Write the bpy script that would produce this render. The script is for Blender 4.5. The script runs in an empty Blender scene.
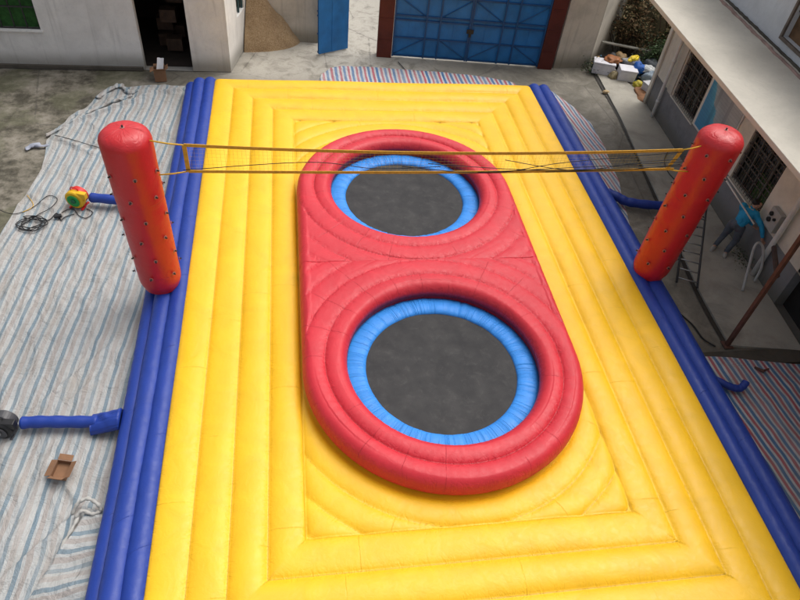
import bpy, bmesh, math, random
import numpy as np
from mathutils import Vector, Matrix, noise as mnoise

random.seed(7)
RS = np.random.RandomState(5)
col = bpy.context.scene.collection
scn = bpy.context.scene
PI = math.pi

# ------------------------------------------------------------------ helpers
def link(o, parent=None):
    col.objects.link(o)
    if parent is not None:
        o.parent = parent
    return o

def mesh_obj(name, verts, faces, mat, parent=None, smooth=True, loc=None):
    me = bpy.data.meshes.new(name)
    me.from_pydata([tuple(v) for v in verts], [], [tuple(f) for f in faces])
    me.update()
    if mat: me.materials.append(mat)
    if smooth:
        me.polygons.foreach_set('use_smooth', [True]*len(me.polygons))
    o = bpy.data.objects.new(name, me)
    if loc: o.location = loc
    return link(o, parent)

def bm_obj(name, bm, mat, parent=None, smooth=False, loc=None):
    me = bpy.data.meshes.new(name)
    bmesh.ops.recalc_face_normals(bm, faces=bm.faces)
    bm.to_mesh(me); bm.free()
    for m in (mat if isinstance(mat, (list, tuple)) else [mat]):
        me.materials.append(m)
    if smooth:
        me.polygons.foreach_set('use_smooth', [True]*len(me.polygons))
    o = bpy.data.objects.new(name, me)
    if loc: o.location = loc
    return link(o, parent)

def empty(name, loc=(0, 0, 0)):
    o = bpy.data.objects.new(name, None)
    o.location = loc; o.empty_display_size = .2
    return link(o)

def tag(o, label=None, cat=None, group=None, kind=None):
    if label: o['label'] = label
    if cat: o['category'] = cat
    if group: o['group'] = group
    if kind: o['kind'] = kind
    return o

def box(bm, x0, x1, y0, y1, z0, z1, bevel=0, M=None):
    r = bmesh.ops.create_cube(bm, size=1)
    vs = r['verts']
    for v in vs:
        v.co = Vector(((v.co.x+.5)*(x1-x0)+x0, (v.co.y+.5)*(y1-y0)+y0, (v.co.z+.5)*(z1-z0)+z0))
    if bevel > 0:
        es = list({e for v in vs for e in v.link_edges})
        rr = bmesh.ops.bevel(bm, geom=es, offset=bevel, segments=2, affect='EDGES', profile=.5)
        vs = list({v for f in rr['faces'] for v in f.verts} | {v for v in vs if v.is_valid})
    if M is not None:
        for v in vs: v.co = M @ v.co
    return vs

def sweep(bm, pts, r, n=8, closed=False, caps=True):
    pts = [Vector(p) for p in pts]
    N = len(pts)
    rr = r if isinstance(r, (list, tuple)) else [r]*N
    up = Vector((0, 0, 1)); prev = None; rings = []
    for i, p in enumerate(pts):
        a = pts[(i-1) % N] if (closed or i > 0) else pts[i]
        b = pts[(i+1) % N] if (closed or i < N-1) else pts[i]
        t = (b-a).normalized()
        if prev is None:
            s = t.cross(up)
            if s.length < .05: s = t.cross(Vector((0, 1, 0)))
        else:
            s = prev - t*prev.dot(t)
        s.normalize(); prev = s.copy(); w = s.cross(t)
        rings.append([bm.verts.new(p + (s*math.cos(k*2*PI/n) + w*math.sin(k*2*PI/n))*rr[i]) for k in range(n)])
    M = N if closed else N-1
    for i in range(M):
        A = rings[i]; B = rings[(i+1) % N]
        for k in range(n):
            bm.faces.new((A[k], A[(k+1) % n], B[(k+1) % n], B[k]))
    if caps and not closed:
        bm.faces.new(rings[0]); bm.faces.new(list(reversed(rings[-1])))

def lathe(bm, prof, n=24, M=None, capends=True):
    rings = []
    for (r, z) in prof:
        rings.append([bm.verts.new((r*math.cos(2*PI*k/n), r*math.sin(2*PI*k/n), z)) for k in range(n)])
    for a, b in zip(rings[:-1], rings[1:]):
        for k in range(n):
            bm.faces.new((a[k], a[(k+1) % n], b[(k+1) % n], b[k]))
    if capends:
        for rg in (rings[0], rings[-1]):
            bm.faces.new(rg)
    if M is not None:
        for rg in rings:
            for v in rg: v.co = M @ v.co

def smooth_path(pts, k=8):
    P = [Vector(p) for p in pts]; out = []
    for i in range(len(P)-1):
        p0 = P[max(i-1, 0)]; p1 = P[i]; p2 = P[i+1]; p3 = P[min(i+2, len(P)-1)]
        for j in range(k):
            t = j/k
            out.append(.5*((2*p1)+(p2-p0)*t+(2*p0-5*p1+4*p2-p3)*t*t+(3*p1-p0-3*p2+p3)*t*t*t))
    out.append(P[-1]); return out

# ------------------------------------------------------------------ materials
class NT:
    def __init__(s, name):
        s.m = bpy.data.materials.new(name); s.m.use_nodes = True
        s.t = s.m.node_tree; s.t.nodes.clear()
        s.out = s.n('ShaderNodeOutputMaterial'); s.b = s.n('ShaderNodeBsdfPrincipled')
        s.l(s.b.outputs[0], s.out.inputs[0])
    def n(s, ty, **kw):
        nd = s.t.nodes.new(ty)
        for k, v in kw.items(): setattr(nd, k, v)
        return nd
    def l(s, a, b): s.t.links.new(a, b)
    def val(s, inp, v):
        if hasattr(v, 'is_linked') or hasattr(v, 'links'): s.l(v, inp)
        else: inp.default_value = v
    def math(s, op, a, b=None, c=None, clamp=False):
        nd = s.n('ShaderNodeMath', operation=op); nd.use_clamp = clamp
        s.val(nd.inputs[0], a)
        if b is not None: s.val(nd.inputs[1], b)
        if c is not None: s.val(nd.inputs[2], c)
        return nd.outputs[0]
    def coords(s, scale=(1, 1, 1), rot=(0, 0, 0), src='Object'):
        tc = s.n('ShaderNodeTexCoord'); mp = s.n('ShaderNodeMapping')
        mp.inputs['Scale'].default_value = scale; mp.inputs['Rotation'].default_value = rot
        s.l(tc.outputs[src], mp.inputs[0]); return mp.outputs[0]
    def noise(s, vec, scale, detail=4, rough=.55, dist=0):
        nd = s.n('ShaderNodeTexNoise'); s.l(vec, nd.inputs['Vector'])
        nd.inputs['Scale'].default_value = scale; nd.inputs['Detail'].default_value = detail
        nd.inputs['Roughness'].default_value = rough; nd.inputs['Distortion'].default_value = dist
        return nd.outputs['Fac']
    def ramp(s, fac, stops, interp='LINEAR'):
        nd = s.n('ShaderNodeValToRGB'); cr = nd.color_ramp; cr.interpolation = interp
        while len(cr.elements) < len(stops): cr.elements.new(.5)
        for e, (p, c) in zip(cr.elements, stops):
            e.position = p; e.color = (c[0], c[1], c[2], 1) if isinstance(c, (tuple, list)) else (c, c, c, 1)
        s.val(nd.inputs[0], fac); return nd.outputs[0]
    def mix(s, fac, a, b, mode='MIX'):
        nd = s.n('ShaderNodeMix', data_type='RGBA', blend_type=mode)
        s.val(nd.inputs[0], fac)
        for i, v in ((6, a), (7, b)):
            if isinstance(v, tuple): nd.inputs[i].default_value = (v[0], v[1], v[2], 1)
            else: s.l(v, nd.inputs[i])
        return nd.outputs[2]
    def bump(s, h, strength=.3, dist=.02, prev=None):
        nd = s.n('ShaderNodeBump'); nd.inputs['Strength'].default_value = strength
        nd.inputs['Distance'].default_value = dist; s.l(h, nd.inputs['Height'])
        if prev is not None: s.l(prev, nd.inputs['Normal'])
        return nd.outputs[0]
    def sm(s, x, a, b):
        nd = s.n('ShaderNodeMapRange', interpolation_type='SMOOTHSTEP')
        s.val(nd.inputs[0], x); nd.inputs[1].default_value = a; nd.inputs[2].default_value = b
        return nd.outputs[0]
    def attr(s, name):
        nd = s.n('ShaderNodeAttribute'); nd.attribute_name = name; return nd.outputs['Fac']

def plain(name, c, rough=.6, var=.12, scale=6, bump=.15, metal=0, spec=.4, det=5, bd=.01):
    s = NT(name); co = s.coords()
    f = s.noise(co, scale, det)
    s.l(s.ramp(f, [(.25, tuple(x*(1-var) for x in c)), (.75, tuple(min(1, x*(1+var)) for x in c))]), s.b.inputs['Base Color'])
    s.b.inputs['Roughness'].default_value = rough; s.b.inputs['Metallic'].default_value = metal
    s.b.inputs['Specular IOR Level'].default_value = spec
    if bump: s.l(s.bump(s.noise(co, scale*6, 4), bump, bd), s.b.inputs['Normal'])
    return s.m

def vinyl(name, c, rough=.42, crease=1.0, period=1.25, line=.75, spec=.45, offs=.0):
    """welded pvc sheet: creases run across each tube where it is pinched by the seam"""
    s = NT(name)
    u = s.attr('tu'); v = s.attr('tv'); sm = s.attr('seam')
    cmb = s.n('ShaderNodeCombineXYZ')
    s.l(s.math('MULTIPLY', u, 1.6), cmb.inputs[0]); s.l(s.math('MULTIPLY', v, 6.0), cmb.inputs[1])
    w = s.noise(cmb.outputs[0], 1.0, 4, .6, .6)
    ridge = s.math('ABSOLUTE', s.math('SUBTRACT', w, .5))
    ridge = s.sm(ridge, 0.0, .07)                       # 0 on the crease line
    near = s.sm(sm, .45, 1.0)
    cre = s.math('MULTIPLY', s.math('SUBTRACT', 1.0, ridge), near)
    co = s.coords()
    big = s.noise(co, 2.3, 3, .5, .8); mid = s.noise(co, 11, 4, .6, 1.2)
    # panel joins
    wn = s.n('ShaderNodeTexWhiteNoise', noise_dimensions='1D'); s.l(s.math('FLOOR', u), wn.inputs['W'])
    fr = s.math('FRACT', s.math('ADD', s.math('DIVIDE', v, period), s.math('MULTIPLY', wn.outputs['Value'], offs)))
    jo = s.math('ABSOLUTE', s.math('SUBTRACT', fr, .5))
    wob = s.math('MULTIPLY', s.math('SUBTRACT', mid, .5), .012)
    jl = s.math('SUBTRACT', 1.0, s.sm(s.math('ADD', jo, wob), .002/period*1.0, .009/period))
    gate = s.sm(s.noise(co, 1.7, 2), .42, .55)
    jl = s.math('MULTIPLY', jl, gate)
    seamline = s.sm(sm, .95, .985)
    dark = s.math('MAXIMUM', s.math('MULTIPLY', jl, 1-line+.12), s.math('MULTIPLY', seamline, .5))
    c0 = tuple(x*.93 for x in c); c1 = tuple(min(1, x*1.05) for x in c)
    base = s.ramp(big, [(.3, c0), (.7, c1)])
    fine = s.noise(co, 60, 3)
    base = s.mix(s.math('MULTIPLY', s.sm(fine, .55, .8), .12), base, tuple(x*.7 for x in c))
    base = s.mix(dark, base, tuple(x*.42 for x in c))
    s.l(base, s.b.inputs['Base Color'])
    s.b.inputs['Roughness'].default_value = rough
    s.l(s.ramp(mid, [(.3, rough*.85), (.7, rough*1.2)]), s.b.inputs['Roughness'])
    s.b.inputs['Specular IOR Level'].default_value = spec
    h = s.math('MULTIPLY', cre, -1.0*crease)
    h = s.math('SUBTRACT', h, s.math('MULTIPLY', jl, .35))
    h = s.math('ADD', h, s.math('MULTIPLY', mid, .26))
    h = s.math('ADD', h, s.math('MULTIPLY', big, 1.0))
    s.l(s.bump(h, .55, .022), s.b.inputs['Normal'])
    return s.m

YEL = vinyl('yellow_vinyl', (.84, .48, .011), .46, .22, 2.2, .96, .45, 1.0)
RED = vinyl('red_vinyl', (.57, .024, .038), .50, .38, .55, .8, .45, 0.0)
RIM = RED
BLU = vinyl('blue_vinyl', (.012, .042, .27), .46, .8, 1.6, .85, .42, 1.0)
POSTM = vinyl('post_red_vinyl', (.52, .014, .018), .40, .3, 1.45, .82, .6, 0.0)
PAD = vinyl('light_blue_vinyl', (.035, .25, .72), .5, 1.2, .6, .7, .4, 0.0)

def mat_mesh():
    s = NT('black_mesh'); co = s.coords()
    a = s.noise(co, 3.2, 4); b = s.noise(co, 320, 2)
    dust = s.math('MULTIPLY', s.sm(s.noise(co, 7, 7, .75, .6), .5, .72), .30)
    wv = s.n('ShaderNodeTexWave'); s.l(co, wv.inputs['Vector']); wv.inputs['Scale'].default_value = 14; wv.inputs['Distortion'].default_value = 1.5
    cc = s.mix(dust, s.ramp(a, [(.3, (.028, .028, .029)), (.7, (.050, .049, .048))]), (.10, .095, .09))
    s.l(s.mix(s.math('MULTIPLY', wv.outputs['Fac'], .14), cc, (.02, .02, .02)), s.b.inputs['Base Color'])
    s.b.inputs['Roughness'].default_value = .75; s.b.inputs['Specular IOR Level'].default_value = .3
    h = s.math('ADD', s.math('MULTIPLY', b, .15), s.noise(co, 5, 3))
    s.l(s.bump(h, .3, .01), s.b.inputs['Normal']); return s.m
MESH = mat_mesh()

def ground_mat():
    s = NT('stained_concrete'); co = s.coords()
    a = s.noise(co, .55, 8, .65, .5); b = s.noise(co, 2.6, 8, .7, .8); c = s.noise(co, 24, 5, .7)
    sep = s.n('ShaderNodeSeparateXYZ'); s.l(co, sep.inputs[0])
    base = s.ramp(a, [(.3, (.115, .105, .08)), (.5, (.205, .188, .152)), (.68, (.31, .288, .238))])
    base = s.mix(s.math('MULTIPLY', s.sm(b, .36, .64), .45), base, (.09, .08, .062))
    # damp, mossy yard on the left of the court
    left = s.sm(s.math('ADD', s.math('MULTIPLY', sep.outputs[0], -1.0), s.math('MULTIPLY', a, 2.4)), 3.6, 5.4)
    mm = s.math('ADD', s.math('MULTIPLY', s.noise(co, 1.1, 6, .65, .3), .55), s.math('MULTIPLY', s.noise(co, 4.5, 8, .75, .25), .45))
    moss = s.ramp(mm, [(.38, (.03, .025, .016)), (.45, (.07, .062, .042)), (.52, (.155, .138, .105)), (.62, (.26, .235, .19))])
    moss = s.mix(s.sm(s.noise(co, .8, 4), .5, .6), moss, s.mix(.5, moss, (.11, .11, .06)))
    base = s.mix(left, base, moss)
    # pale scraped patch in front of the gate
    pale = s.math('MULTIPLY', s.sm(sep.outputs[1], 15.5, 17.2), s.math('SUBTRACT', 1.0, s.sm(sep.outputs[0], 1.8, 6.5)))
    pale = s.math('MULTIPLY', pale, s.sm(sep.outputs[0], -2.2, -.8))
    base = s.mix(s.math('MULTIPLY', pale, s.sm(b, .3, .55)), base, (.40, .375, .32))
    base = s.mix(s.math('MULTIPLY', s.sm(c, .5, .72), .3), base, (.09, .085, .07))
    vo = s.n('ShaderNodeTexVoronoi', feature='DISTANCE_TO_EDGE'); s.l(co, vo.inputs['Vector']); vo.inputs['Scale'].default_value = .42
    vo.inputs['Randomness'].default_value = 1
    crack = s.math('SUBTRACT', 1.0, s.sm(s.math('ADD', vo.outputs['Distance'], s.math('MULTIPLY', s.math('SUBTRACT', b, .5), .05)), .0, .009))
    base = s.mix(s.math('MULTIPLY', crack, .45), base, (.05, .045, .038))
    s.l(base, s.b.inputs['Base Color'])
    s.l(s.ramp(b, [(.3, .62), (.7, .92)]), s.b.inputs['Roughness'])
    h = s.math('ADD', s.math('MULTIPLY', c, .35), b)
    s.l(s.bump(h, .5, .03), s.b.inputs['Normal']); return s.m
GROUND = ground_mat()

def conc(name, c, dark=.45, scale=1.4, streak=0, seed=0):
    s = NT(name); co = s.coords(); co2 = s.coords((1, 1, 1), (seed, seed*.7, 0))
    a = s.noise(co2, scale, 7, .65, .4); b = s.noise(co, 14, 6, .7)
    base = s.ramp(a, [(.3, tuple(x*(1-dark) for x in c)), (.52, c), (.75, tuple(min(.85, x*1.15) for x in c))])
    if streak:
        st = s.noise(s.coords((5, 5, .35)), 1.5, 6, .6, .4)
        base = s.mix(s.math('MULTIPLY', s.sm(st, .5, .75), streak), base, tuple(x*.45 for x in c))
        sep = s.n('ShaderNodeSeparateXYZ'); s.l(co, sep.inputs[0])
        low = s.math('SUBTRACT', 1.0, s.sm(s.math('ADD', sep.outputs[2], s.math('MULTIPLY', a, -.5)), -.15, .28))
        base = s.mix(s.math('MULTIPLY', low, .6), base, (.10, .09, .06))
    base = s.mix(s.math('MULTIPLY', s.sm(b, .5, .75), .22), base, tuple(x*.6 for x in c))
    s.l(base, s.b.inputs['Base Color']); s.b.inputs['Roughness'].default_value = .88
    s.b.inputs['Specular IOR Level'].default_value = .25
    s.l(s.bump(s.math('ADD', b, a), .4, .015), s.b.inputs['Normal']); return s.m
PLASTER = conc('pale_plaster', (.70, .685, .65), .16, 1.1, .3)
PLASTER2 = conc('cream_plaster', (.66, .62, .53), .2, 1.3, .25, 2)
UPPER = conc('white_plaster', (.60, .62, .645), .15, 1.0, .1, 3)
CANOPY = conc('canopy_concrete', (.55, .515, .44), .16, .8, 0, 4)
GREYD = conc('grey_dado', (.20, .203, .205), .3, 1.6, .2, 5)
WALLC = conc('yard_wall_concrete', (.52, .485, .42), .3, 1.2, .4, 6)
APRON = conc('apron_concrete', (.37, .35, .30), .4, 1.1, 0, 7)
MOSSY = conc('mossy_bank', (.22, .19, .11), .6, 2.4, .3, 8)
DARKC = conc('dark_damp_concrete', (.085, .075, .06), .4, 2, 0, 9)
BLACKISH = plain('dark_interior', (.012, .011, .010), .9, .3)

def tarp_mat(name, stops, period, rot, fade=.3, warp=.04):
    s = NT(name); co = s.coords((1, 1, 1), (0, 0, rot))
    sep = s.n('ShaderNodeSeparateXYZ'); s.l(co, sep.inputs[0])
    wv = s.noise(s.coords(), .55, 3, .5); wv2 = s.noise(s.coords(), 3.2, 4, .6)
    x = s.math('ADD', sep.outputs[0], s.math('ADD', s.math('MULTIPLY', wv, warp*6), s.math('MULTIPLY', wv2, warp*.7)))
    fr = s.math('FRACT', s.math('DIVIDE', x, period))
    c = s.ramp(fr, stops, 'CONSTANT')
    # every so often a stripe is narrower / paler
    wn = s.n('ShaderNodeTexWhiteNoise', noise_dimensions='1D'); s.l(s.math('FLOOR', s.math('DIVIDE', x, period)), wn.inputs['W'])
    c = s.mix(s.math('MULTIPLY', wn.outputs['Value'], .35), c, (.42, .42, .40))
    d = s.noise(s.coords(), 1.3, 7, .65, .5)
    c = s.mix(s.math('MULTIPLY', s.sm(d, .45, .75), fade), c, (.30, .275, .235))
    c = s.mix(s.math('MULTIPLY', s.sm(s.noise(s.coords(), 8, 6, .7), .52, .75), .35), c, (.2, .18, .15))
    s.l(c, s.b.inputs['Base Color']); s.b.inputs['Roughness'].default_value = .62
    s.b.inputs['Specular IOR Level'].default_value = .35
    h = s.noise(s.coords((1, 1, 1), (0, 0, .5)), 3.5, 6, .6, 1.5)
    h2 = s.noise(s.coords((1, .25, 1), (0, 0, -.3)), 9, 4, .55, .8)
    s.l(s.bump(s.math('ADD', h, s.math('MULTIPLY', h2, .5)), .9, .07), s.b.inputs['Normal']); return s.m
wht = (.385, .395, .39); blg = (.165, .225, .265); bei = (.33, .305, .285)
TARPL = tarp_mat('faded_striped_tarp', [(0, blg), (.24, wht), (.40, bei), (.70, wht), (.86, wht)], .22, .07, .5, .022)
TARPL2 = tarp_mat('faded_striped_tarp_turned', [(0, blg), (.24, wht), (.40, bei), (.70, wht), (.86, wht)], .22, .07+PI/2-.2, .45, .022)
rr = (.40, .095, .12); bb = (.06, .16, .32); ww = (.50, .50, .52)
TARPR = tarp_mat('red_blue_striped_tarp', [(0, (.42, .10, .12)), (.28, (.52, .52, .53)), (.46, (.06, .17, .33)), (.78, (.52, .52, .53))], .19, -.10, .4, .015)
TARPS = tarp_mat('red_blue_striped_tarp_side', [(0, rr), (.22, ww), (.5, bb), (.72, ww)], .17, -.10, .25, .015)
TARPB = tarp_mat('red_blue_striped_tarp_back', [(0, rr), (.26, ww), (.46, bb), (.76, ww)], .23, -.03, .12, .02)

GATEB = plain('blue_gate_paint', (.014, .15, .43), .5, .25, 2.5, .25)
GATED = plain('dark_blue_steel', (.008, .062, .19), .5, .2, 4, .2)
MAROON = plain('maroon_paint', (.085, .014, .010), .6, .3, 2.5, .3)
BLACK = plain('black_plastic', (.014, .014, .015), .45, .2)
GREYP = plain('dark_grey_plastic', (.06, .06, .065), .4, .2)
METAL = plain('dull_steel', (.32, .32, .31), .45, .2, 8, .2, .6)
DSTEEL = plain('dark_steel', (.05, .05, .05), .5, .3, 8, .2, .4)
WHITEP = plain('white_pvc', (.62, .62, .59), .45, .12)
CARD = plain('brown_cardboard', (.22, .115, .06), .85, .18, 5, .3)
CARDD = plain('brown_cardboard_inside', (.15, .075, .035), .9, .18, 5, .3)
PAPER = plain('white_paper', (.75, .75, .75), .8, .05)
FOAM = plain('white_foam', (.62, .62, .66), .8, .12, 5, .3)
RUST = plain('rusty_brown_steel', (.10, .045, .032), .7, .4, 7, .4)
YPL = plain('yellow_plastic', (.72, .42, .015), .4, .1)
GPL = plain('green_plastic', (.01, .30, .06), .4, .2)
RPL = plain('red_plastic', (.6, .02, .015), .4, .1)
ROPE = plain('yellow_webbing', (.62, .36, .03), .75, .2, 20, .2)
ORANGEW = plain('orange_webbing', (.58, .31, .035), .75, .2, 20, .2)
NETM = plain('dark_net_cord', (.16, .10, .02), .8, .2)
SAND = None
s = NT('brown_sand'); co = s.coords(); a = s.noise(co, 30, 6, .75); b = s.noise(co, 3, 5)
s.l(s.mix(s.math('MULTIPLY', s.sm(b, .4, .7), .4), s.ramp(a, [(.3, (.22, .14, .07)), (.5, (.37, .255, .14)), (.72, (.52, .39, .24))]), (.17, .10, .05)), s.b.inputs['Base Color'])
s.b.inputs['Roughness'].default_value = .95; s.l(s.bump(a, .9, .04), s.b.inputs['Normal']); SAND = s.m
def glass(name, c):
    s = NT(name); s.b.inputs['Base Color'].default_value = (*c, 1); s.b.inputs['Roughness'].default_value = .12
    s.l(s.ramp(s.noise(s.coords(), 2, 4), [(.35, tuple(x*.5 for x in c)), (.65, c)]), s.b.inputs['Base Color'])
    s.b.inputs['Specular IOR Level'].default_value = .6; return s.m
PANE = glass('dark_pane', (.022, .026, .022)); GREENP = glass('green_pane', (.035, .075, .02)); GCURT = plain('green_curtain', (.02, .085, .015), .8, .5, 9, .3)
BROWNG = plain('brown_wood_panel', (.12, .065, .03), .6, .5, 6, .3)

# ------------------------------------------------------------------ camera
W_, S_ = 800, 600
R_ = ((0.98769921, 0.02991962, -0.15347664), (-0.12815147, 0.71729248, -0.6848859), (0.08959611, 0.69612953, 0.71230346))
cd = bpy.data.cameras.new('camera'); cam = bpy.data.objects.new('camera', cd); col.objects.link(cam)
M = Matrix(R_).to_4x4(); M.translation = Vector((0, 0, 8.5)); cam.matrix_world = M
cd.sensor_width = 36; cd.lens = 650.06/800*36; cd.clip_end = 500; cd.clip_start = .1
scn.camera = cam

# ------------------------------------------------------------------ light
w = bpy.data.worlds.new('World'); scn.world = w; w.use_nodes = True
nt = w.node_tree; nt.nodes.clear()
o_ = nt.nodes.new('ShaderNodeOutputWorld'); bg = nt.nodes.new('ShaderNodeBackground'); sky = nt.nodes.new('ShaderNodeTexSky')
sky.sky_type = 'NISHITA'; sky.sun_disc = False
SUN_EL, SUN_AZ = math.radians(60), math.radians(58)      # azimuth from +Y towards +X
sky.sun_elevation = SUN_EL; sky.sun_rotation = SUN_AZ
sky.air_density = .8; sky.dust_density = 6; sky.ozone_density = .6
hs = nt.nodes.new('ShaderNodeHueSaturation'); hs.inputs['Saturation'].default_value = .35
nt.links.new(sky.outputs[0], hs.inputs['Color']); nt.links.new(hs.outputs[0], bg.inputs[0]); bg.inputs[1].default_value = .15
nt.links.new(bg.outputs[0], o_.inputs[0])
ld = bpy.data.lights.new('sun', 'SUN'); ld.energy = .75; ld.angle = math.radians(52); ld.color = (1, .97, .92)
lo = bpy.data.objects.new('sun', ld); col.objects.link(lo)
dv = Vector((math.sin(SUN_AZ)*math.cos(SUN_EL), math.cos(SUN_AZ)*math.cos(SUN_EL), math.sin(SUN_EL)))
lo.rotation_euler = dv.to_track_quat('Z', 'Y').to_euler(); lo.location = (0, 0, 20)
scn.view_settings.view_transform = 'Standard'; scn.view_settings.look = 'None'
scn.view_settings.gamma = 1; scn.view_settings.use_curve_mapping = False; scn.view_settings.exposure = .36

# ------------------------------------------------------------------ ground
def ground():
    xs = np.concatenate([[-200, -80, -30], np.linspace(-12, 14, 131), [30, 80, 200]])
    ys = np.concatenate([[-200, -60, -20], np.linspace(-3, 21, 121), [35, 80, 200]])
    V = []; F = []
    for y in ys:
        for x in xs:
            z = 0
            if -12 < x < 14 and -3 < y < 21:
                z = .012*mnoise.noise(Vector((x*.9, y*.9, 0))) + .006*mnoise.noise(Vector((x*4, y*4, 3))) - .02
            V.append((x, y, z))
    n = len(xs)
    for j in range(len(ys)-1):
        for i in range(n-1):
            F.append((j*n+i, j*n+i+1, (j+1)*n+i+1, (j+1)*n+i))
    return mesh_obj('ground', V, F, GROUND)
tag(ground(), kind='structure')
bm = bmesh.new()
ap = [(8.88, 17.3), (8.66, 14.7), (8.24, 11.3), (7.80, 8.2), (7.72, 6.75), (9.1, 6.55), (9.2, 7.9), (9.37, 10.5), (9.7, 15.5), (9.72, 16.3), (9.5, 17.1)]
lo_ = [bm.verts.new((x, y, -.03)) for x, y in ap]; hi_ = [bm.verts.new((x, y, .035)) for x, y in ap]
bm.faces.new(hi_)
for i in range(len(ap)):
    j = (i+1) % len(ap); bm.faces.new((lo_[i], lo_[j], hi_[j], hi_[i]))
tag(bm_obj('pavement', bm, APRON), kind='structure')
bm = bmesh.new()   # flat dark strip drawn for the drain groove beside the pavement
g = [(8.80, 17.42, .0), (8.62, 14.7, .0), (8.18, 11.3, .0), (7.74, 8.2, .0), (7.66, 6.8, .0)]
gp = smooth_path(g, 6)
for a, b in zip(gp[:-1], gp[1:]):
    bm.faces.new([bm.verts.new((a.x-.025, a.y, -.002)), bm.verts.new((a.x+.07, a.y, -.002)), bm.verts.new((b.x+.07, b.y, -.002)), bm.verts.new((b.x-.025, b.y, -.002))])
tag(bm_obj('gutter', bm, plain('dark_gutter_strip', (.035, .03, .024), .7, .4)), kind='structure')
bm = bmesh.new(); box(bm, 7.0, 9.3, 6.3, 6.62, -.05, .03, .01)
tag(bm_obj('kerb', bm, DARKC), kind='structure')

# ------------------------------------------------------------------ tarps
def tarp(name, rows, mat, zf, nx, ny, label, cat='tarp'):
    """rows: list of (y, xleft, xright)"""
    ys = np.array([r[0] for r in rows]); xl = np.array([r[1] for r in rows]); xr = np.array([r[2] for r in rows])
    V = []; F = []
    Y = np.linspace(ys.min(), ys.max(), ny)
    o = np.argsort(ys)
    L = np.interp(Y, ys[o], xl[o]); Rr = np.interp(Y, ys[o], xr[o])
    for j in range(ny):
        for i in range(nx):
            t = i/(nx-1); x = L[j]+(Rr[j]-L[j])*t; y = Y[j]
            x += .03*mnoise.noise(Vector((x*1.5, y*1.5, 4))); y += .05*mnoise.noise(Vector((x*1.3, y*1.3, 9)))
            V.append((x, y, zf(x, y)))
    for j in range(ny-1):
        for i in range(nx-1):
            F.append((j*nx+i, j*nx+i+1, (j+1)*nx+i+1, (j+1)*nx+i))
    o = mesh_obj(name, V, F, mat); tag(o, label, cat); return o

RIDG = [((-5.3, 13.5), (-4.3, 12.8), .05, .09), ((-4.6, 13.1), (-3.4, 13.2), .05, .07), ((-5.2, 13.9), (-3.5, 15.4), .09, .09),
        ((-5.3, 14.1), (-4.2, 15.3), .06, .08), ((-3.7, 15.5), (-2.6, 15.7), .07, .07), ((-4.4, 13.3), (-3.1, 14.1), .04, .05),
        ((-3.3, 5.0), (-3.0, 4.5), .05, .05), ((-2.9, 4.5), (-3.7, 3.6), .06, .06), ((-3.0, 4.4), (-3.2, 3.1), .05, .06),
        ((-3.5, 5.4), (-3.7, 4.0), .03, .07), ((-5.3, 11.4), (-4.4, 10.6), .03, .05), ((-3.0, 7.4), (-4.0, 6.0), .03, .05),
        ((-2.9, 7.0), (-3.5, 6.2), .03, .04), ((-4.1, 9.5), (-4.6, 8.2), .03, .06), ((-3.1, 9.6), (-3.6, 8.0), .025, .06),
        ((-4.9, 9.0), (-5.2, 7.0), .04, .07), ((-4.6, 7.0), (-3.9, 4.4), .03, .08), ((-3.4, 11.5), (-3.9, 9.9), .025, .05)]
def ridge(x, y):
    h = 0
    for (a, b, hh, ww_) in RIDG:
        dx, dy = b[0]-a[0], b[1]-a[1]; L2 = dx*dx+dy*dy
        t = max(0, min(1, ((x-a[0])*dx+(y-a[1])*dy)/L2))
        px, py = a[0]+dx*t, a[1]+dy*t
        d = math.hypot(x-px, y-py)
        if d < ww_*3:
            s_ = ((x-a[0])*dy-(y-a[1])*dx) > 0
            ww2 = ww_*(.45 if s_ else 1.2)
            h += hh*math.exp(-(d/ww2)**2)*(1-.4*abs(2*t-1))
    return h
def wr(x, y, amp=1):
    v = Vector((x, y, 0))
    a = mnoise.noise(Vector((x*2.2+y*.8, y*.7-x*.4, 1.3)))
    b = mnoise.noise(Vector((x*6, y*1.5, 5)))
    return amp*(.030*(1-abs(a))**3 + .012*abs(b) + .018*mnoise.noise(v*.9))
def zleft(x, y): return max(.006, .004+wr(x, y, 1.35)+ridge(x, y)*1.25)
tarp('ground_tarp', [(-1, -6.6, -2.2), (3.5, -6.3, -2.2), (8.0, -6.0, -2.2), (10.0, -5.5, -2.2), (11.4, -5.35, -2.2), (12.3, -5.24, -2.2), (13.4, -5.4, -2.2), (13.9, -5.28, -2.2), (14.6, -4.95, -2.2), (15.3, -4.7, -2.2), (15.75, -4.3, -2.2), (15.95, -3.5, -2.2)],
     TARPL, zleft, 110, 420, 'faded blue, white and beige striped tarp spread along the left of the court')
# the part of the tarp folded over beside the court (bottom left)
V = []; F = []; nx, ny = 26, 60
for j in range(ny):
    y = 1.4+(4.42-1.4)*j/(ny-1)
    xl = -3.35+(y-3.3)*.45
    xl = max(-3.5, min(-2.85, xl))
    for i in range(nx):
        t = i/(nx-1); x = xl+(-2.2-xl)*t
        z = .05+wr(x*1.5, y*2.2, 1.5)+.05*math.exp(-((t)/.12)**2)+.02*math.sin(y*14+x*3)
        if i == 0: z = .02
        V.append((x, y, z+ridge(x, y)*.4))
for j in range(ny-1):
    for i in range(nx-1): F.append((j*nx+i, j*nx+i+1, (j+1)*nx+i+1, (j+1)*nx+i))
fl = mesh_obj('folded_tarp', V, F, TARPL2)
tag(fl, 'folded flap of striped tarp with crosswise stripes, against the blue tubes at lower left', 'tarp')
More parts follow.
